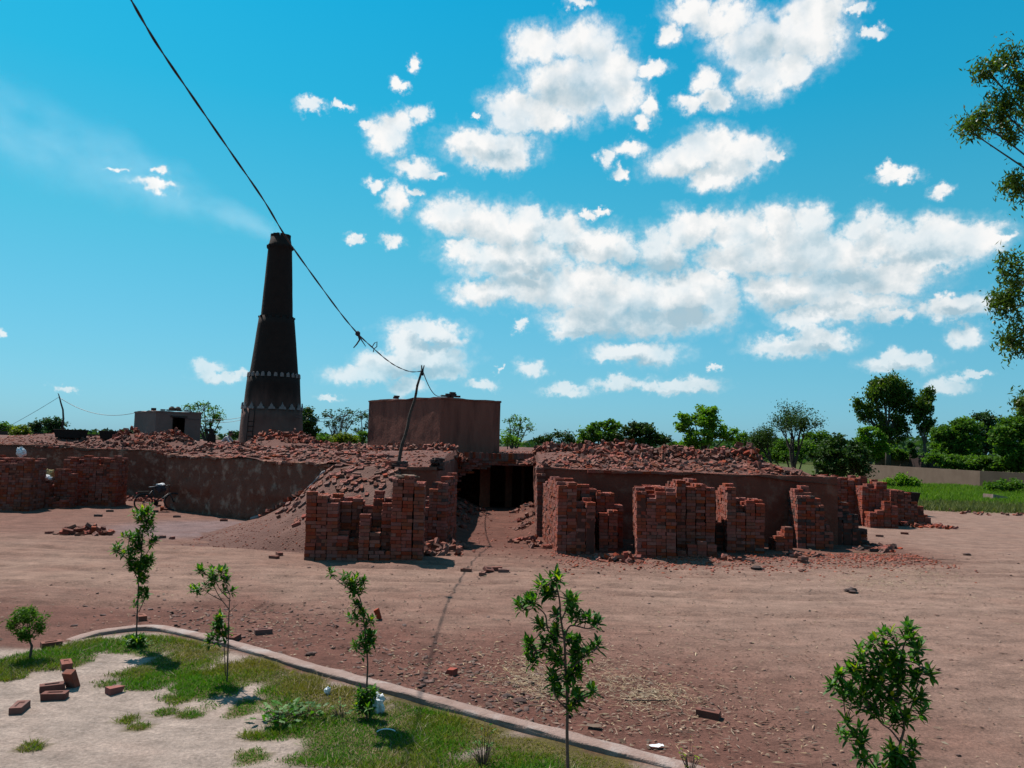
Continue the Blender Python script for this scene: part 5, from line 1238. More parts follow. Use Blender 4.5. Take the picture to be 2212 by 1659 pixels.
tree('shrub', 'low dark bush below the bare twiggy tree', 55, 1200, [(1160, 950, 14, 6), (1180, 950, 12, 7), (1215, 945, 17, 9), (1235, 952, 12, 6)], 'leaf_dark', .2, shrub=True, seed=13, group=G1, cat='bush')
tree('leafy_tree', 'round leafy tree with bright top, left of a darker twin', 60, 1300, [(1290, 925, 22, 12), (1275, 940, 24, 14), (1320, 920, 18, 12), (1310, 945, 26, 14), (1262, 955, 18, 10), (1335, 958, 18, 12)], 'leaf_mid', .24, 1.0, seed=14, group=G1)
tree('leafy_tree', 'darker twin tree right of the bright topped one', 57, 1385, [(1370, 925, 26, 12), (1392, 932, 22, 14), (1350, 942, 18, 16), (1415, 948, 22, 12), (1440, 955, 12, 9), (1385, 958, 30, 12)], 'leaf_dark', .24, 1.0, seed=15, group=G1)
tree('leafy_tree', 'bright green tree with loose upward sprays, centre right', 52, 1525, [(1500, 910, 24, 13), (1530, 905, 20, 14), (1480, 925, 18, 14), (1520, 890, 18, 9), (1545, 930, 26, 16), (1510, 945, 30, 16), (1575, 940, 18, 14), (1488, 960, 18, 10), (1475, 902, 8, 5), (1538, 886, 8, 6)], 'leaf_bright', .22, .95, .36, seed=16, group=G1)
tree('shrub', 'soft green bushes left of the half bare acacia', 60, 1640, [(1605, 950, 16, 16), (1630, 958, 18, 12), (1655, 962, 18, 10), (1680, 968, 14, 10), (1620, 972, 20, 10)], 'leaf_mid', .2, 1.0, shrub=True, seed=17, group=G1, cat='bush')
tree('leafy_tree', 'dense green crown behind the half bare acacia', 64, 1765, [(1750, 945, 16, 10), (1775, 942, 16, 10), (1760, 960, 24, 14), (1738, 962, 12, 12)], 'leaf_mid', .22, 1.0, seed=18, group=G1)
tree('round_bush', 'dark round glossy bush behind the right end of the kiln', 38, 1812, [(1795, 968, 24, 16), (1825, 965, 26, 16), (1850, 985, 24, 20), (1775, 990, 24, 18), (1815, 995, 40, 26), (1850, 1012, 24, 18), (1785, 1015, 26, 16), (1812, 950, 10, 8)], 'leaf_dark', .16, 1.25, .3, shrub=True, seed=19, group=G1, cat='bush', gap=.7)
tree('leafy_tree', 'bright green shrubby tree left of the tall eucalyptus', 85, 1880, [(1875, 935, 22, 12), (1890, 950, 22, 14), (1865, 955, 16, 14), (1905, 970, 18, 14), (1880, 975, 20, 10)], 'leaf_bright', .25, .9, seed=20, group=G1)
tree('eucalyptus_tree', 'tall eucalyptus with hanging crown behind the far wall', 92, 1918, [(1905, 838, 24, 16), (1925, 828, 22, 14), (1950, 850, 22, 22), (1888, 850, 18, 16), (1965, 875, 14, 20), (1915, 860, 30, 22), (1855, 868, 9, 14), (1862, 890, 10, 18), (1880, 890, 14, 20), (1940, 900, 14, 26), (1945, 935, 10, 24), (1905, 915, 14, 26), (1925, 945, 8, 18), (1958, 925, 8, 10)], 'leaf_euc', .34, .85, .55, .55, seed=21, group=G1, trunk_r=.3)
tree('eucalyptus_tree', 'slender eucalyptus just right of the tall one', 90, 1998, [(2002, 852, 13, 14), (1996, 872, 18, 16), (1994, 895, 16, 18), (2000, 918, 12, 16), (1978, 905, 7, 8), (2012, 915, 8, 8)], 'leaf_euc', .34, .85, .5, .5, seed=22, group=G1, trunk_r=.22)
tree('cypress', 'small leaning dark cypress between the wall and the eucalyptus', 88, 1975, [(1968, 965, 4, 7), (1972, 976, 5, 8), (1976, 985, 6, 6)], 'leaf_dark', .25, 1.0, .2, seed=23, group=G1, limbs=False)
tree('leafy_tree', 'dark green spreading tree behind the wall, right side', 78, 2060, [(2035, 935, 22, 14), (2065, 925, 24, 14), (2090, 920, 24, 16), (2050, 955, 32, 20), (2085, 960, 34, 24), (2025, 972, 16, 16), (2060, 985, 36, 18)], 'leaf_mid', .3, 1.0, .5, seed=24, group=G1)
tree('leafy_tree', 'blue green tall tree behind the right part of the wall', 88, 2128, [(2125, 905, 18, 14), (2140, 915, 18, 16), (2120, 935, 20, 22), (2145, 950, 20, 26), (2110, 960, 20, 20)], 'leaf_blue', .32, .9, .5, seed=25, group=G1)
tree('leafy_tree', 'lush green tree spilling over the wall at the right edge', 72, 2195, [(2185, 920, 30, 18), (2215, 905, 26, 18), (2165, 945, 24, 22), (2200, 960, 34, 26), (2180, 985, 30, 20), (2215, 1000, 30, 16), (2250, 950, 40, 40)], 'leaf_mid', .3, 1.0, .5, seed=26, group=G1)
tree('shrub', 'bright green bush at the foot of the far wall', 62, 1945, [(1935, 1040, 18, 9), (1955, 1036, 16, 9), (1972, 1042, 12, 8), (1920, 1046, 12, 6)], 'leaf_bright', .2, 1.0, .3, shrub=True, seed=27, cat='bush')
tree('shrub', 'dull green bush in the field at the right edge', 58, 2170, [(2150, 1050, 24, 8), (2180, 1046, 24, 9), (2205, 1050, 20, 8)], 'leaf_mid', .2, .9, .3, shrub=True, seed=28, cat='bush')
tree('leafy_tree', 'faint low trees far behind the kiln, seen between hut and chimney', 140, 512, [(505, 938, 12, 4), (520, 938, 10, 4), (290, 938, 14, 4)], 'leaf_blue', .4, .9, .6, seed=29, group=G1)
tree('shrub', 'dense green hedge mass between the half bare acacia and the dark round bush', 58, 1720, [(1690, 965, 20, 16), (1715, 975, 22, 14), (1740, 968, 20, 16), (1665, 980, 16, 10), (1700, 985, 30, 10)], 'leaf_mid', .2, 1.1, shrub=True, seed=51, group=G1, cat='bush')
tree('shrub', 'mixed bushes at the foot of the tall eucalyptus behind the wall', 94, 1935, [(1905, 975, 16, 12), (1930, 980, 18, 10), (1955, 984, 16, 9), (1985, 988, 14, 7), (1890, 985, 16, 8)], 'leaf_mid', .28, 1.0, .4, shrub=True, seed=52, group=G1, cat='bush')
tree('shrub', 'low green bush between the twin trees and the bright tree', 58, 1462, [(1455, 965, 12, 9), (1470, 968, 12, 8), (1440, 968, 12, 7)], 'leaf_mid', .2, 1.0, shrub=True, seed=53, group=G1, cat='bush')
tree('shrub', 'thick green undergrowth behind the mud wall, filling the right background', 74, 2110, [(2020, 995, 18, 12), (2048, 998, 22, 12), (2080, 1000, 24, 13), (2112, 1002, 24, 14), (2145, 1002, 24, 14), (2178, 1004, 24, 14), (2208, 1004, 24, 14)], 'leaf_mid', .28, 1.1, .45, shrub=True, seed=54, group=G1, cat='bush')
# a distant wood that reads as one mass
rndw = np.random.default_rng(77); nw = 24000
wx = rndw.uniform(-150, 240, nw); wy = 150 + 40 * rndw.random(nw); hh_ = 1.6 + 2.2 * np.clip(vn(wx, 0 * wx, 14, 7) + .5, 0, 1) + 2.4 * sst(20, 70, wx) + 1.2 * vn(wx, wy, 4, 8)
wz = hh_ * rndw.random(nw) ** .7
Vw, Fw = quads(np.stack([wx, wy, wz], 1), 1.3, rndw, 0, .7)
me = fmesh('far_woods', Vw, Fw); me.materials.append(M['leaf_blue']); kind(link('far_woods', me), 'stuff')
# near eucalyptus whose boughs hang in from the right edge
tree('eucalyptus_tree', 'near eucalyptus whose hanging boughs enter from the right edge', 17, 2300, [(2165, 128, 34, 26), (2130, 150, 18, 16), (2195, 175, 26, 40), (2120, 262, 34, 22), (2160, 235, 34, 30), (2195, 275, 30, 26), (2090, 280, 18, 12), (2180, 390, 22, 20), (2205, 405, 18, 26), (2178, 575, 20, 24), (2195, 610, 22, 34), (2160, 650, 12, 18), (2185, 670, 20, 30), (2178, 740, 8, 18), (2200, 720, 14, 34), (2208, 870, 8, 8),
  (2270, 200, 60, 70), (2290, 400, 60, 80), (2280, 620, 50, 70), (2320, 120, 50, 60)], 'leaf_euc', .13, 1.35, .26, .5, X=14.6, trunk_r=.07, seed=30, aspect=.3, fork_z=7.5)
# bare and half bare trees
def bare(name, label, Y, bx_px, top, width, seed, n=7, r0=.12, lean=0.0, leaves=None, depth=5, by=1000):
    r_ = random.Random(seed); k_ = Y / FOC; b = at(bx_px, by, Y); h = at(bx_px, top, Y).z; H = h
    root = thing(name, label, 'tree', (b.x, Y, 0), 0, 'trees behind the kiln'); wood = MB(); tips = []
    def grow(p, d, ln, rad, lv):
        q = p + d * ln; m_ = p.lerp(q, .5) + Vector((r_.uniform(-1, 1), r_.uniform(-1, 1), 0)) * ln * .05
        wood.tube([p, m_, q], [rad, rad * .82, rad * .62], 5 if lv > 1 else 4, False); tips.append((m_, lv)); tips.append((q, lv))
        if lv == 0: return
        for k in range(r_.choice((2, 3, 3)) if lv > 1 else 3):
            sp = .42 if lv > 2 else .6
            d2 = (d + Vector((r_.uniform(-1, 1), r_.uniform(-1, 1), r_.uniform(-.25, .6))) * sp * width).normalized()
            grow(q.lerp(p, r_.uniform(0, .35)), d2, ln * r_.uniform(.62, .82), rad * .55, lv - 1)
    grow(Vector((0, 0, -.1)), Vector((lean, 0, 1)).normalized(), H * .32, r0, depth)
    wood.build('trunk', M['barkdark'], root, True)
    if leaves:
        rnd = np.random.default_rng(seed); T_ = np.array([p for p, lv in tips if lv <= 1]); P = np.repeat(T_, leaves[0], 0) + rnd.normal(size=(len(T_) * leaves[0], 3)) * leaves[1]
        V, Fq = quads(P, leaves[2], rnd, 0, .5); me = fmesh('crown', V, Fq); me.materials.append(M[leaves[3]]); link('crown', me, root)
    return root
bare('acacia_tree', 'half bare dark acacia with fanning twigs, right of centre', 50, 1712, 862, 1.0, 12, r0=.2, leaves=(10, .22, .14, 'leaf_dark'), lean=.05)
bare('acacia_tree', 'smaller half bare acacia fork leaning left', 51, 1690, 905, 1.0, 25, r0=.13, leaves=(9, .20, .14, 'leaf_dark'), lean=-.25)
bare('dead_tree', 'leaning dead trunk with bare top left of the big room', 54, 762, 868, .55, 33, r0=.12, lean=-.32, depth=4)
bare('dead_tree', 'pale leafless twiggy tree right of the big room', 62, 1188, 902, .8, 44, r0=.07, depth=5)

# ------------------------------------------------------------------ walls and field
def mudwall(label, P, hts, th=.35, mat='wallfar'):
    root = thing('mud_wall', label, 'wall', (P[0][0], P[0][1], 0)); mb = MB(); V = []; n = 0; O = Vector(P[0])
    Q = []
    for (a, b), (h0, h1) in zip(zip(P[:-1], P[1:]), zip(hts[:-1], hts[1:])):
        a = Vector(a); b = Vector(b); m_ = max(2, int((b - a).length / 1.0))
        for k in range(m_ + (b == Vector(P[-1]))): Q.append((a.lerp(b, k / m_), h0 + (h1 - h0) * k / m_))
    for i, (p, h) in enumerate(Q):
        d = (Q[min(i + 1, len(Q) - 1)][0] - Q[max(i - 1, 0)][0]).normalized(); nn = Vector((d.y, -d.x)) * th / 2; h += .05 * float(vn(i * .6, 3, 1, 4)); p = p - O
        V += [(p.x + nn.x, p.y + nn.y, -.2), (p.x + nn.x * .8, p.y + nn.y * .8, h), (p.x - nn.x * .8, p.y - nn.y * .8, h), (p.x - nn.x, p.y - nn.y, -.2)]
    Fc = [(4 * i + k, 4 * i + 4 + k, 4 * i + 5 + k, 4 * i + 1 + k) for i in range(len(Q) - 1) for k in range(3)] + [(0, 1, 2, 3), tuple(4 * (len(Q) - 1) + k for k in (3, 2, 1, 0))]
    MB().add(V, Fc).build('masonry', M[mat], root); return root
a = at(1868, 1036, 84); b = at(2120, 1052, 66); c_ = at(2330, 1060, 60)
mudwall('long grey mud wall along the far side of the green field', [(a.x, a.y), (b.x, b.y), (c_.x, c_.y)], [1.5, 1.5, 1.45])
a = at(1890, 990, 96); b = at(1968, 990, 94); mudwall('thin brown wall section behind the mud wall, left part', [(a.x, a.y), (b.x, b.y)], [2.15, 2.1])
a = at(1966, 990, 93); b = at(2040, 995, 88); mudwall('higher brown wall block behind the mud wall', [(a.x, a.y), (b.x, b.y)], [2.75, 2.3], mat='burnt')
a = at(-80, 940, 70); b = at(310, 940, 74); mudwall('low dark wall on the horizon behind the left of the kiln', [(a.x, a.y), (b.x, b.y)], [2.85, 2.75], mat='burnt')
p = gp(2150, 1082)
mb = MB(); mb.box((0, 0, .18), (1.3, .7, .36), Euler((0, R(8), R(20))).to_matrix()); tag(mb.build('concrete_block', M['kerb'], None, False, (p.x, p.y, 0)), 'pale tilted concrete block at the edge of the green field', 'block')
def spray(n, fn, hmin, hmax, w, mat, name, seed, lean=.5, label=None):
    rnd = np.random.default_rng(seed); xy, hs = fn(rnd, n); n = len(xy); z = ground_z(xy[:, 0], xy[:, 1])
    h = rnd.uniform(hmin, hmax, n) * hs; a_ = rnd.uniform(0, 6.283, n); ln = rnd.normal(0, lean, (n, 2)) * h[:, None]
    B = np.stack([xy[:, 0], xy[:, 1], z - .005], 1); s = np.stack([np.cos(a_), np.sin(a_), 0 * a_], 1) * (w * rnd.uniform(.6, 1.4, n))[:, None]
    Tp = B + np.concatenate([ln, h[:, None]], 1)
    V = np.stack([B - s, B + s, Tp], 1).reshape(-1, 3); me = fmesh(name, V, np.arange(3 * n).reshape(n, 3)); me.materials.append(M[mat])
    return kind(link(name, me), 'stuff')
def field_fn(bright):
    def f(rnd, n):
        y_ = 39 + 30 * rnd.random(n * 2) ** 1.2; x_ = rnd.uniform(.42, .85, n * 2) * y_ * 1.02 + rnd.uniform(-1, 6, n * 2)
        m_ = fbm(x_, y_, 5, 51); strip = sst(43, 47, y_ - .05 * x_ + m_ * 3)
        edge = sst(38.5, 41, y_ - .02 * x_ + 2.2 * fbm(x_, y_, 4, 30)) * sst(17, 21, x_ + 1.5 * fbm(x_, y_, 3, 31))
        pale = sst(.2, .5, m_ + .1) * (y_ > 55)
        k = rnd.random(n * 2) < edge * (strip if bright else (1 - strip) * .9 + .05) * (1 - pale * .8)
        wl = np.interp(x_, [25, 45, 60], [84, 66, 60]) - .4
        k &= (y_ < wl); xy = np.stack([x_[k], y_[k]], 1)[:n]; return xy, np.ones(len(xy))
    return f
spray(52000, field_fn(True), .15, .38, .035, 'field', 'field_grass', 1)
spray(30000, field_fn(False), .12, .34, .03, 'fieldpale', 'dull_field_grass', 2)

# ------------------------------------------------------------------ grass verge
def turf_fn(rnd, n):
    m_ = n * 5; x_ = rnd.uniform(-9, 6, m_); y_ = rnd.uniform(5.4, 12.4, m_)
    v_ = patch_v(x_, y_) + .75 * fbm(x_, y_, .7, 91) + .35 * vn(x_, y_, .16, 93)
    k = (v_ < 1.0) & (inside_verge(x_, y_) > .24) & (rnd.random(m_) < .35 + .65 * sst(1.0, .55, v_))
    hs = .55 + .7 * sst(-.2, .35, fbm(x_, y_, .9, 92)); xy = np.stack([x_[k], y_[k]], 1)[:n]
    return xy, hs[k][:n]
def turf_part(lo, hi, sd):
    def f(rnd, n):
        xy, hs = turf_fn(rnd, n); w_ = 1.1 * fbm(xy[:, 0], xy[:, 1], 1.1, 96) + .35 - .28 * sst(1.6, .3, inside_verge(xy[:, 0], xy[:, 1])) + .10 * rnd.normal(size=len(xy))
        k = (w_ >= lo) & (w_ < hi); return xy[k], hs[k]
    return f
spray(110000, turf_part(.12, .42, 1), .022, .066, .0052, 'grass', 'grass', 3, .75)
spray(100000, turf_part(-9, .12, 2), .018, .055, .0052, 'grass_olive', 'olive_grass', 13, .85)
spray(110000, turf_part(.42, 9, 3), .022, .060, .0055, 'grass_green', 'fresh_grass', 14, .7)
def dry_fn(rnd, n):
    xy, hs = turf_fn(rnd, n); k = fbm(xy[:, 0], xy[:, 1], .8, 95) > .05; return xy[k], hs[k]
spray(26000, dry_fn, .02, .06, .004, 'straw', 'dry_grass', 4, .9)

# ------------------------------------------------------------------ saplings
def leaf_mesh(name, mat, l=.082, w=.031, bend=.25):
    P = [(0, 0, 0), (.22, .42, .0), (.55, .5, -.02), (.82, .28, -.06), (1, 0, -.13), (.82, -.28, -.06), (.55, -.5, -.02), (.22, -.42, 0)]
    V = [(u * l, v * w, (z * bend * 4 + .10 * abs(v)) * l) for u, v, z in P] + [(.3 * l, 0, -.02 * l), (.6 * l, 0, -.045 * l * bend * 4)]
    return MB().add(V, [(0, 8, 1), (1, 8, 9, 2), (2, 9, 3), (3, 9, 4), (4, 9, 5), (5, 9, 6), (6, 9, 8, 7), (7, 8, 0)]).mesh(name, mat, True)
LEAF = [leaf_mesh('leaf_a', M['leaf_sap']), leaf_mesh('leaf_b', M['leaf_sap'], .072, .027, .55), leaf_mesh('leaf_c', M['leaf_sap'], .090, .036, .15)]
LEAFY = [leaf_mesh('leaf_y', M['leaf_young'], .064, .024, .2), leaf_mesh('leaf_z', M['leaf_young'], .074, .026, .1)]
def sapling(label, base, stems, blobs, seed, size=1.0, per=1.0, stem_r=.012, group='laurel saplings along the verge', young=.22, base_bush=()):
    r_ = random.Random(seed); b = gp(*base); b.z = gz(b.x, b.y); Y = b.y; k_ = Y / FOC
    root = thing('sapling', label, 'sapling', b, 0, group)
    lines = []; mb = MB()
    for si, S in enumerate(stems):
        P = [at(x_, y_, Y) - b for x_, y_ in S]
        if si: 
            off = r_.uniform(-.10, .10)
            P = [p + Vector((0, off * i / max(1, len(P) - 1), 0)) for i, p in enumerate(P)]
        else:
            P = [Vector((0, 0, -.03))] + P
        P = smooth_line(P, 4); r0 = stem_r * (1.0 if si == 0 else .55)
        mb.tube(P, [r0 * (1 - .65 * i / len(P)) for i in range(len(P))], 7); lines += P
    items = []
    twigs = MB()
    for (x_, y_, rx, ry) in list(blobs) + list(base_bush):
        n_ros = max(1, round(rx * ry * k_ * k_ / .00050 * per))
        for q in range(n_ros):
            a_ = r_.uniform(0, 6.283); d = math.sqrt(r_.random()) * .75 if n_ros > 1 else 0; d *= 1.25
            c0 = at(x_ + math.cos(a_) * d * rx, y_ + math.sin(a_) * d * ry, Y) - b; c0.y += r_.gauss(0, .5) * rx * k_ + r_.gauss(0, .02)
            near = min(lines, key=lambda p: (p - c0).length + .5 * max(0, p.z - c0.z))
            if (near - c0).length > .03: twigs.tube([near, near.lerp(c0, .55) + Vector((0, 0, -.012)), c0], [.0045, .0035, .0022], 4, False)
            axis = ((c0 - near).normalized() * .6 + Vector((0, 0, 1.0))).normalized() if (c0 - near).length > .01 else Vector((0, 0, 1))
            nl = r_.randint(8, 12)
            for l_ in range(nl):
                az_ = l_ * 2.4 + r_.uniform(-.3, .3); el_ = R(75) - R(105) * (l_ / nl) + r_.gauss(0, .12)
                t1 = axis.orthogonal().normalized(); t2 = axis.cross(t1)
                d_ = (axis * math.sin(el_) + (t1 * math.cos(az_) + t2 * math.sin(az_)) * math.cos(el_)).normalized()
                pos = c0 - axis * .05 * size * (l_ / nl)
                q_ = d_.to_track_quat('X', 'Z'); yng = l_ < 3 and r_.random() < young * 3
                items.append((r_.choice(LEAFY if yng else LEAF), pos, q_, size * r_.uniform(.55, 1.25), pos.y))
    mb.build('stem', M['stem'], root, True)
    if twigs.v: kind(twigs.build('twigs', M['stem'], root), 'stuff')
    items.sort(key=lambda a_: a_[4])
    for me, pos, q_, s_, _ in items[:300]:
        o = bpy.data.objects.new('leaf', me); col.objects.link(o); o.parent = root; o.location = pos; o.rotation_mode = 'QUATERNION'; o.rotation_quaternion = q_; o.scale = (s_, s_, s_)
    if len(items) > 300:
        V = []; Fc = []
        for me, pos, q_, s_, _ in items[300:]:
            m_ = q_.to_matrix(); n = len(V); V += [tuple(m_ @ (v_.co * s_) + pos) for v_ in me.vertices]; Fc += [tuple(i + n for i in p.vertices) for p in me.polygons]
        o = MB().add(V, Fc).build('leaves', M['leaf_sap2'], root, True); kind(o, 'stuff')
    return root
sapling('tallest sapling at left, rising in front of the bicycle', (295, 1400), [[(295,1362),(299,1269),(298,1252),(305,1199),(309,1148),(314,1106)], [(298,1252),(279,1211),(260,1192),(252,1186)], [(300,1322),(308,1300),(312,1287)], [(277,1200),(276,1170),(276,1158)], [(304,1215),(322,1190),(330,1172)]],
 [(317,1097,9,9),(305,1113,22,11),(319,1134,13,13),(298,1159,11,18),(255,1185,10,9),(276,1155,8,7),(277,1192,10,10),(330,1169,8,13),(300,1180,12,12),(284,1215,13,13),(305,1222,18,20),(322,1208,9,13),(310,1284,10,15),(291,1304,5,5),(310,1245,12,12)], 1, .95, base_bush=[(292,1382,18,12),(284,1392,12,8),(303,1390,12,9)])
sapling('sapling with sparse bent top, second laurel from the left', (490, 1473), [[(491,1453),(493,1385),(495,1315),(497,1286)], [(494,1315),(470,1287),(454,1259),(442,1246)], [(479,1297),(447,1283),(430,1273)], [(495,1294),(479,1273),(470,1250)], [(497,1285),(491,1264),(493,1243)], [(495,1322),(502,1315),(510,1307)], [(487,1460),(482,1385),(475,1339)]],
 [(435,1234,10,8),(468,1234,18,9),(461,1250,11,8),(424,1271,12,8),(447,1266,6,5),(490,1250,8,10),(503,1273,5,6),(484,1271,6,6),(475,1334,11,9),(470,1355,12,14),(486,1369,10,12),(459,1381,11,12)], 2, .95)
sapling('slim leaning sapling with a white bag at its foot', (793, 1550), [[(792,1493),(794,1433),(790,1381),(784,1324),(776,1288),(762,1266)], [(766,1272),(746,1265),(719,1243)], [(788,1360),(796,1342),(800,1335)], [(786,1345),(775,1338),(764,1334)]],
 [(717,1238,9,7),(746,1247,10,10),(765,1253,14,13),(781,1258,9,8),(770,1277,16,12),(770,1302,9,10),(780,1324,8,14),(762,1333,11,8),(800,1335,9,7),(795,1348,5,6),(773,1384,14,10),(800,1376,16,14),(787,1405,12,10)], 3, .9, base_bush=[(792,1515,16,18),(775,1528,10,12),(809,1494,9,12),(784,1500,12,14),(800,1530,12,10)])
sapling('bushy sapling in front of the kerb, centre right', (1228, 1697), [[(1226,1640),(1225,1577),(1226,1524),(1222,1445),(1219,1384),(1211,1334),(1209,1299),(1201,1260)], [(1217,1379),(1185,1363),(1177,1326),(1150,1305),(1128,1308)], [(1219,1379),(1232,1350),(1270,1355),(1291,1344)], [(1222,1445),(1198,1400),(1158,1405)], [(1223,1458),(1254,1421),(1283,1400)], [(1225,1532),(1206,1511),(1195,1490)], [(1229,1532),(1254,1506),(1283,1490)], [(1212,1340),(1228,1310),(1236,1296)]],
 [(1198,1249,15,13),(1174,1267,14,13),(1145,1286,14,12),(1124,1307,13,9),(1145,1307,14,9),(1190,1283,18,15),(1232,1294,15,15),(1198,1323,9,8),(1240,1323,11,12),(1169,1342,11,12),(1259,1334,15,9),(1288,1344,12,10),(1201,1360,13,13),(1172,1389,15,12),(1142,1392,13,14),(1148,1421,14,11),(1190,1387,14,14),(1238,1384,15,15),(1243,1410,17,15),(1270,1405,9,14),(1288,1389,11,9),(1203,1424,17,17),(1243,1445,15,17),(1195,1458,14,15),(1232,1470,13,13),(1200,1493,14,11),(1248,1506,15,14),(1280,1490,12,9),(1232,1522,14,9)], 4, 1.0, stem_r=.017)
sapling('full leafy sapling at the lower right, cut off by the picture edge', (1934, 1775), [[(1935,1710),(1937,1659),(1945,1606),(1953,1566),(1939,1505),(1945,1423),(1961,1372)], [(1945,1604),(1925,1578),(1904,1562),(1885,1530)], [(1936,1720),(1884,1647),(1864,1606),(1833,1562)], [(1950,1575),(1975,1520),(1990,1470),(2004,1455)], [(1942,1520),(1900,1470),(1850,1450),(1815,1450)], [(1943,1450),(1915,1400),(1885,1388)], [(1940,1650),(1962,1612),(1970,1600)]],
 [(1965,1360,11,14),(1957,1376,17,11),(1921,1370,14,12),(1882,1385,11,13),(1982,1401,12,11),(1923,1397,17,14),(1868,1403,13,11),(1854,1419,12,12),(1894,1423,24,15),(1935,1427,26,17),(1978,1423,10,12),(1809,1448,14,12),(1843,1452,20,15),(1884,1454,25,17),(1935,1460,28,18),(1978,1464,15,15),(2004,1454,11,13),(1803,1482,10,9),(1829,1488,17,12),(1874,1490,24,16),(1925,1501,28,17),(1976,1496,18,18),(1843,1517,16,11),(1894,1529,22,15),(1945,1537,24,15),(1990,1537,11,8),(1937,1561,11,9),(1831,1556,11,11),(1823,1582,9,9),(1860,1590,18,18),(1860,1637,13,9),(1925,1617,22,11),(1970,1600,13,11),(1945,1637,30,17),(1914,1655,18,10),(1885,1680,24,14),(1960,1680,24,14)], 5, 1.08, per=.75, stem_r=.015)
sp = gp(62, 1428)
tree('neem_sapling', 'small round feathery neem at the left edge of the verge', sp.y, 62, [(45, 1335, 26, 20), (75, 1330, 26, 18), (60, 1318, 26, 14), (60, 1350, 34, 24), (38, 1355, 20, 16), (82, 1352, 18, 16), (62, 1375, 16, 10)], 'leaf_mid', .045, 1.3, .07, trunk_r=.016, bark='stem', seed=40, cat='sapling', X=sp.x, z0=gz(sp.x, sp.y), aspect=.3, gap=.3)

# weeds
def weed(label, px, py, w_px, h_px, n, mat, seed, llen=.11, name='weed', wd=.06, upright=.5, stalk=True):
    r_ = random.Random(seed); b = onground(px, py); k_ = b.y / FOC; w = w_px * k_; h = h_px * k_
    root = thing(name, label, 'weed', b); st = MB()
    for q in range(n):
        a_ = r_.uniform(0, 6.283); d = math.sqrt(r_.random()) * w; base = Vector((math.cos(a_) * d * .3, math.sin(a_) * d * .3, 0)); tip = Vector((math.cos(a_) * d, math.sin(a_) * d, h * r_.uniform(.35, 1) * (1 - .5 * d / w)))
        if stalk: st.tube([base, base.lerp(tip, .6) + Vector((0, 0, .01)), tip], [.003, .0025, .0018], 4, False)
        lv = MB(); ln = llen * r_.uniform(.6, 1.1); wd_ = wd * r_.uniform(.7, 1.2); sh = [(0, 0), (.15, .3), (.3, .22), (.42, .5), (.55, .3), (.68, .42), (.8, .18), (1, 0), (.8, -.18), (.68, -.42), (.55, -.3), (.42, -.5), (.3, -.22), (.15, -.3)]
        V = [(u * ln, v_ * wd_, .03 * ln * math.sin(u * 9 + q) - .25 * ln * u * u) for u, v_ in sh]; m_ = len(V); V.append((.5 * ln, 0, -.07 * ln))
        lv.add(V, [(k, (k + 1) % m_, m_) for k in range(m_)]); o = lv.build('leaf', mat, root)
        o.location = tip; o.rotation_euler = (r_.gauss(0, .3), R(-25) * upright * 2 + r_.gauss(0, .3), a_ + r_.gauss(0, .5))
    if stalk: kind(st.build('stalks', M['stem'], root), 'stuff')
    return root
weed('broad leafy ragged weed in the grass left of the slim sapling', 600, 1555, 48, 40, 60, M['leaf_sap'], 1, .12)
weed('second clump of ragged weed beside the first, nearer the scrap', 665, 1545, 34, 28, 34, M['leaf_sap'], 2, .10)
weed('small weed between the ragged clump and the slim sapling', 735, 1545, 20, 40, 22, M['leaf_sap'], 3, .06, wd=.03)
weed('thin upright weed in the grass at the bottom, left of the bushy sapling', 1045, 1650, 30, 95, 40, M['leaf_sap'], 4, .05, wd=.02)
weed('thin yellow flowering weed by the kerb at the bottom', 1490, 1672, 22, 80, 26, M['leaf_young'], 5, .03, wd=.018)

# ------------------------------------------------------------------ litter on the yard
def litter_fn(spots, bg=.3):
    def f(rnd, n):
        m_ = n * 3; x_ = np.where(rnd.random(m_) < bg, rnd.uniform(-9, 17, m_), 0); y_ = np.where(x_ != 0, 6.2 + 17 * rnd.random(m_) ** 1.3, 0)
        z_ = np.nonzero(x_ == 0)[0]; sp_ = rnd.integers(0, len(spots), len(z_)); S = np.array(spots)[sp_]
        x_[z_] = S[:, 0] + rnd.normal(size=len(z_)) * S[:, 2]; y_[z_] = S[:, 1] + rnd.normal(size=len(z_)) * S[:, 3]
        k = (inside_verge(x_, y_) < -.18) & (y_ < 23.2) & ~((x_ < -2.5) & (x_ > -9) & (y_ > 18.6)) ; return np.stack([x_[k], y_[k]], 1)[:n]
    return f
def slivers(name, n, fn, l0, l1, w, mat, seed):
    rnd = np.random.default_rng(seed); xy = fn(rnd, n); n = len(xy); a_ = rnd.normal(0, .9, n); ln = rnd.uniform(l0, l1, n) * rnd.uniform(.4, 1, n)
    d = np.stack([np.cos(a_), np.sin(a_), rnd.normal(0, .10, n)], 1) * ln[:, None] / 2; s = np.stack([-np.sin(a_), np.cos(a_), rnd.normal(0, .4, n)], 1) * (w * rnd.uniform(.5, 1.5, n))[:, None]
    c0 = np.stack([xy[:, 0], xy[:, 1], ground_z(xy[:, 0], xy[:, 1]) + .008 + .01 * rnd.random(n)], 1)
    V = np.stack([c0 - d, c0 + s + [0, 0, .006], c0 + d, c0 - s + [0, 0, .006]], 1).reshape(-1, 3); me = fmesh(name, V, np.arange(4 * n).reshape(n, 4)); me.materials.append(M[mat]); return kind(link(name, me), 'stuff')
def spot(px, py, rx, ry):
    p = gp(px, py); e = gp(px + rx, py); f = gp(px, py - ry); return (p.x, p.y, e.x - p.x, f.y - p.y)
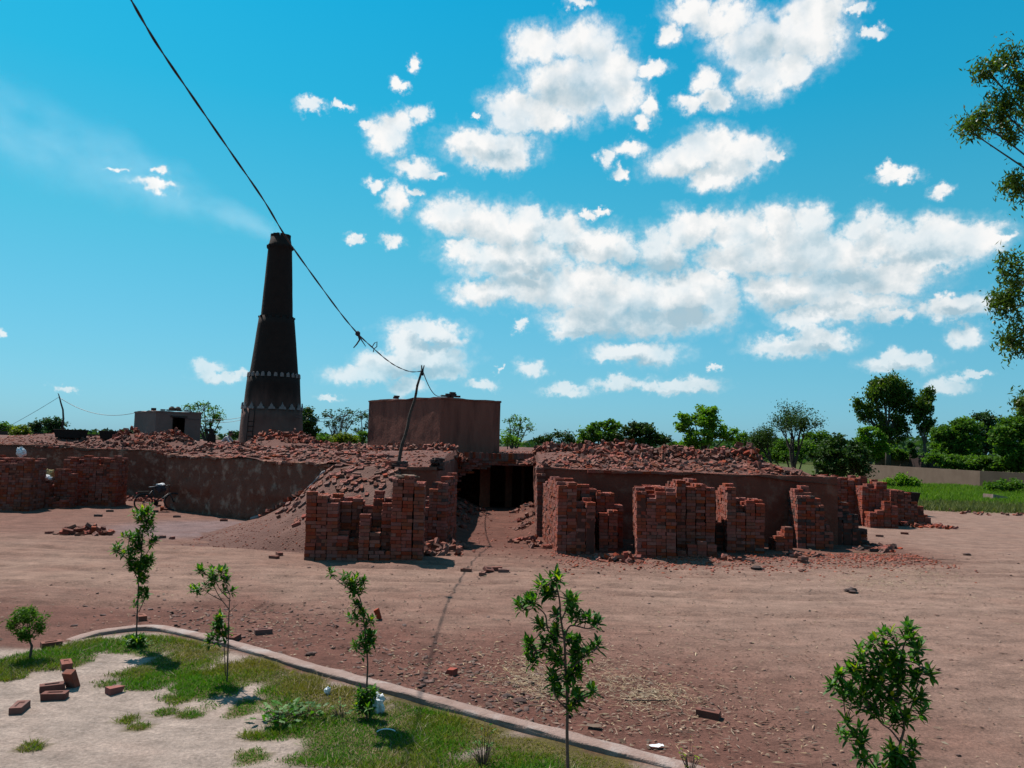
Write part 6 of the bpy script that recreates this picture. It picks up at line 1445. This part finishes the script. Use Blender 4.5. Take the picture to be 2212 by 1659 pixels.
STR = [spot(1130,1455,40,24), spot(1180,1480,40,20), spot(1413,1503,50,16), spot(1330,1470,60,24), spot(1940,1255,60,14), spot(1990,1240,50,8), spot(1880,1262,50,10)]
slivers('straw', 5200, litter_fn(STR, .05), .05, .22, .0027, 'straw', 5)
LIT = [spot(950,1440,130,50), spot(1300,1500,140,60), spot(600,1350,150,40), spot(1500,1560,150,50), spot(1600,1450,200,60)]
slivers('leaf_litter', 5200, litter_fn(LIT, .65), .03, .13, .010, 'leaflitter', 6)
slivers('twigs', 420, litter_fn(LIT, .7), .12, .38, .005, 'leaflitter', 7)
slivers('pale_litter', 1500, litter_fn(LIT, .6), .04, .15, .006, 'straw', 8)
crumbs('clods', 1500, litter_fn([spot(640,1370,140,30), spot(900,1460,110,40), spot(420,1340,120,20), spot(1150,1510,60,30), spot(1000,1480,90,30)], .45), ground_z, .008, .05, M['clod'], None, 9, .7)
def foot_fn(rnd, n):
    x_ = rnd.uniform(-2, 12, n * 2); y_ = np.where(x_ < 1.2, rnd.uniform(20, 31, n * 2), 21.4 - np.abs(rnd.normal(0, 1.3, n * 2)) + .25 * np.clip(x_ - 6, 0, 9)); k = (x_ < 1.2) & (rnd.random(n * 2) < .45) & (np.abs(x_ + .3) > .35 * rnd.random(n * 2)) | (x_ >= 1.2); return np.stack([x_[k], y_[k]], 1)[:n]
crumbs('brick_crumbs', 3600, foot_fn, ground_z, .015, .055, M['brick_many'], None, 10)
for k, (px, py, lab, s) in enumerate([(1634,1230,'black clump of burnt rubbish on the yard right of the stacks',.12),(1731,1233,'brown clod on the yard below the two laid bricks',.07),(2088,1198,'dark clod on the right yard',.09),(1840,1278,'small black rag lying on the right yard',.12),(1099,1504,'dark clod beside the bushy sapling, left of two',.05),(1122,1515,'dark clod beside the bushy sapling, right of two',.06),(497,1156,'dark lump at the foot of the ramp',.14),(668,1416,'dark clod on the soil beyond the kerb',.05)]):
    p = onground(px, py); o = link('clod', lumpmesh('clod', M['burnt'] if ('black' in lab or 'dark' in lab) else M['clod'], s * 1.3, s, s * .5, k + 20, .4, 9, 6), None, (p.x, p.y, p.z + s * .25)); tag(o, lab, 'clod')
for k, (px, py, ln, rz, lab) in enumerate([(790, 0, 0, 0, ''), (1340,1378,.0,0,''), (1400,1517,.55,.1,'dry twig on the soil right of the bushy sapling'),(1055,1477,.22,-.08,'pale stick lying beyond the kerb'),(2010,1208,1.3,-.15,'long thin stick on the right yard'),(1890,1196,1.2,-.28,'pale straw stalk on the right yard')]):
    if not lab: continue
    p = onground(px, py); r_ = random.Random(k); n = 8
    Q = [((i / (n - 1) - .5) * ln, .02 * ln * r_.uniform(-1, 1), .018 + .01 * r_.random()) for i in range(n)]
    o = MB().tube(Q, [.010 - .0006 * i for i in range(n)], 5).build('stick', M['straw'] if 'pale' in lab else M['wood'], None, True, p); o.rotation_euler = (0, 0, rz); tag(o, lab, 'stick')
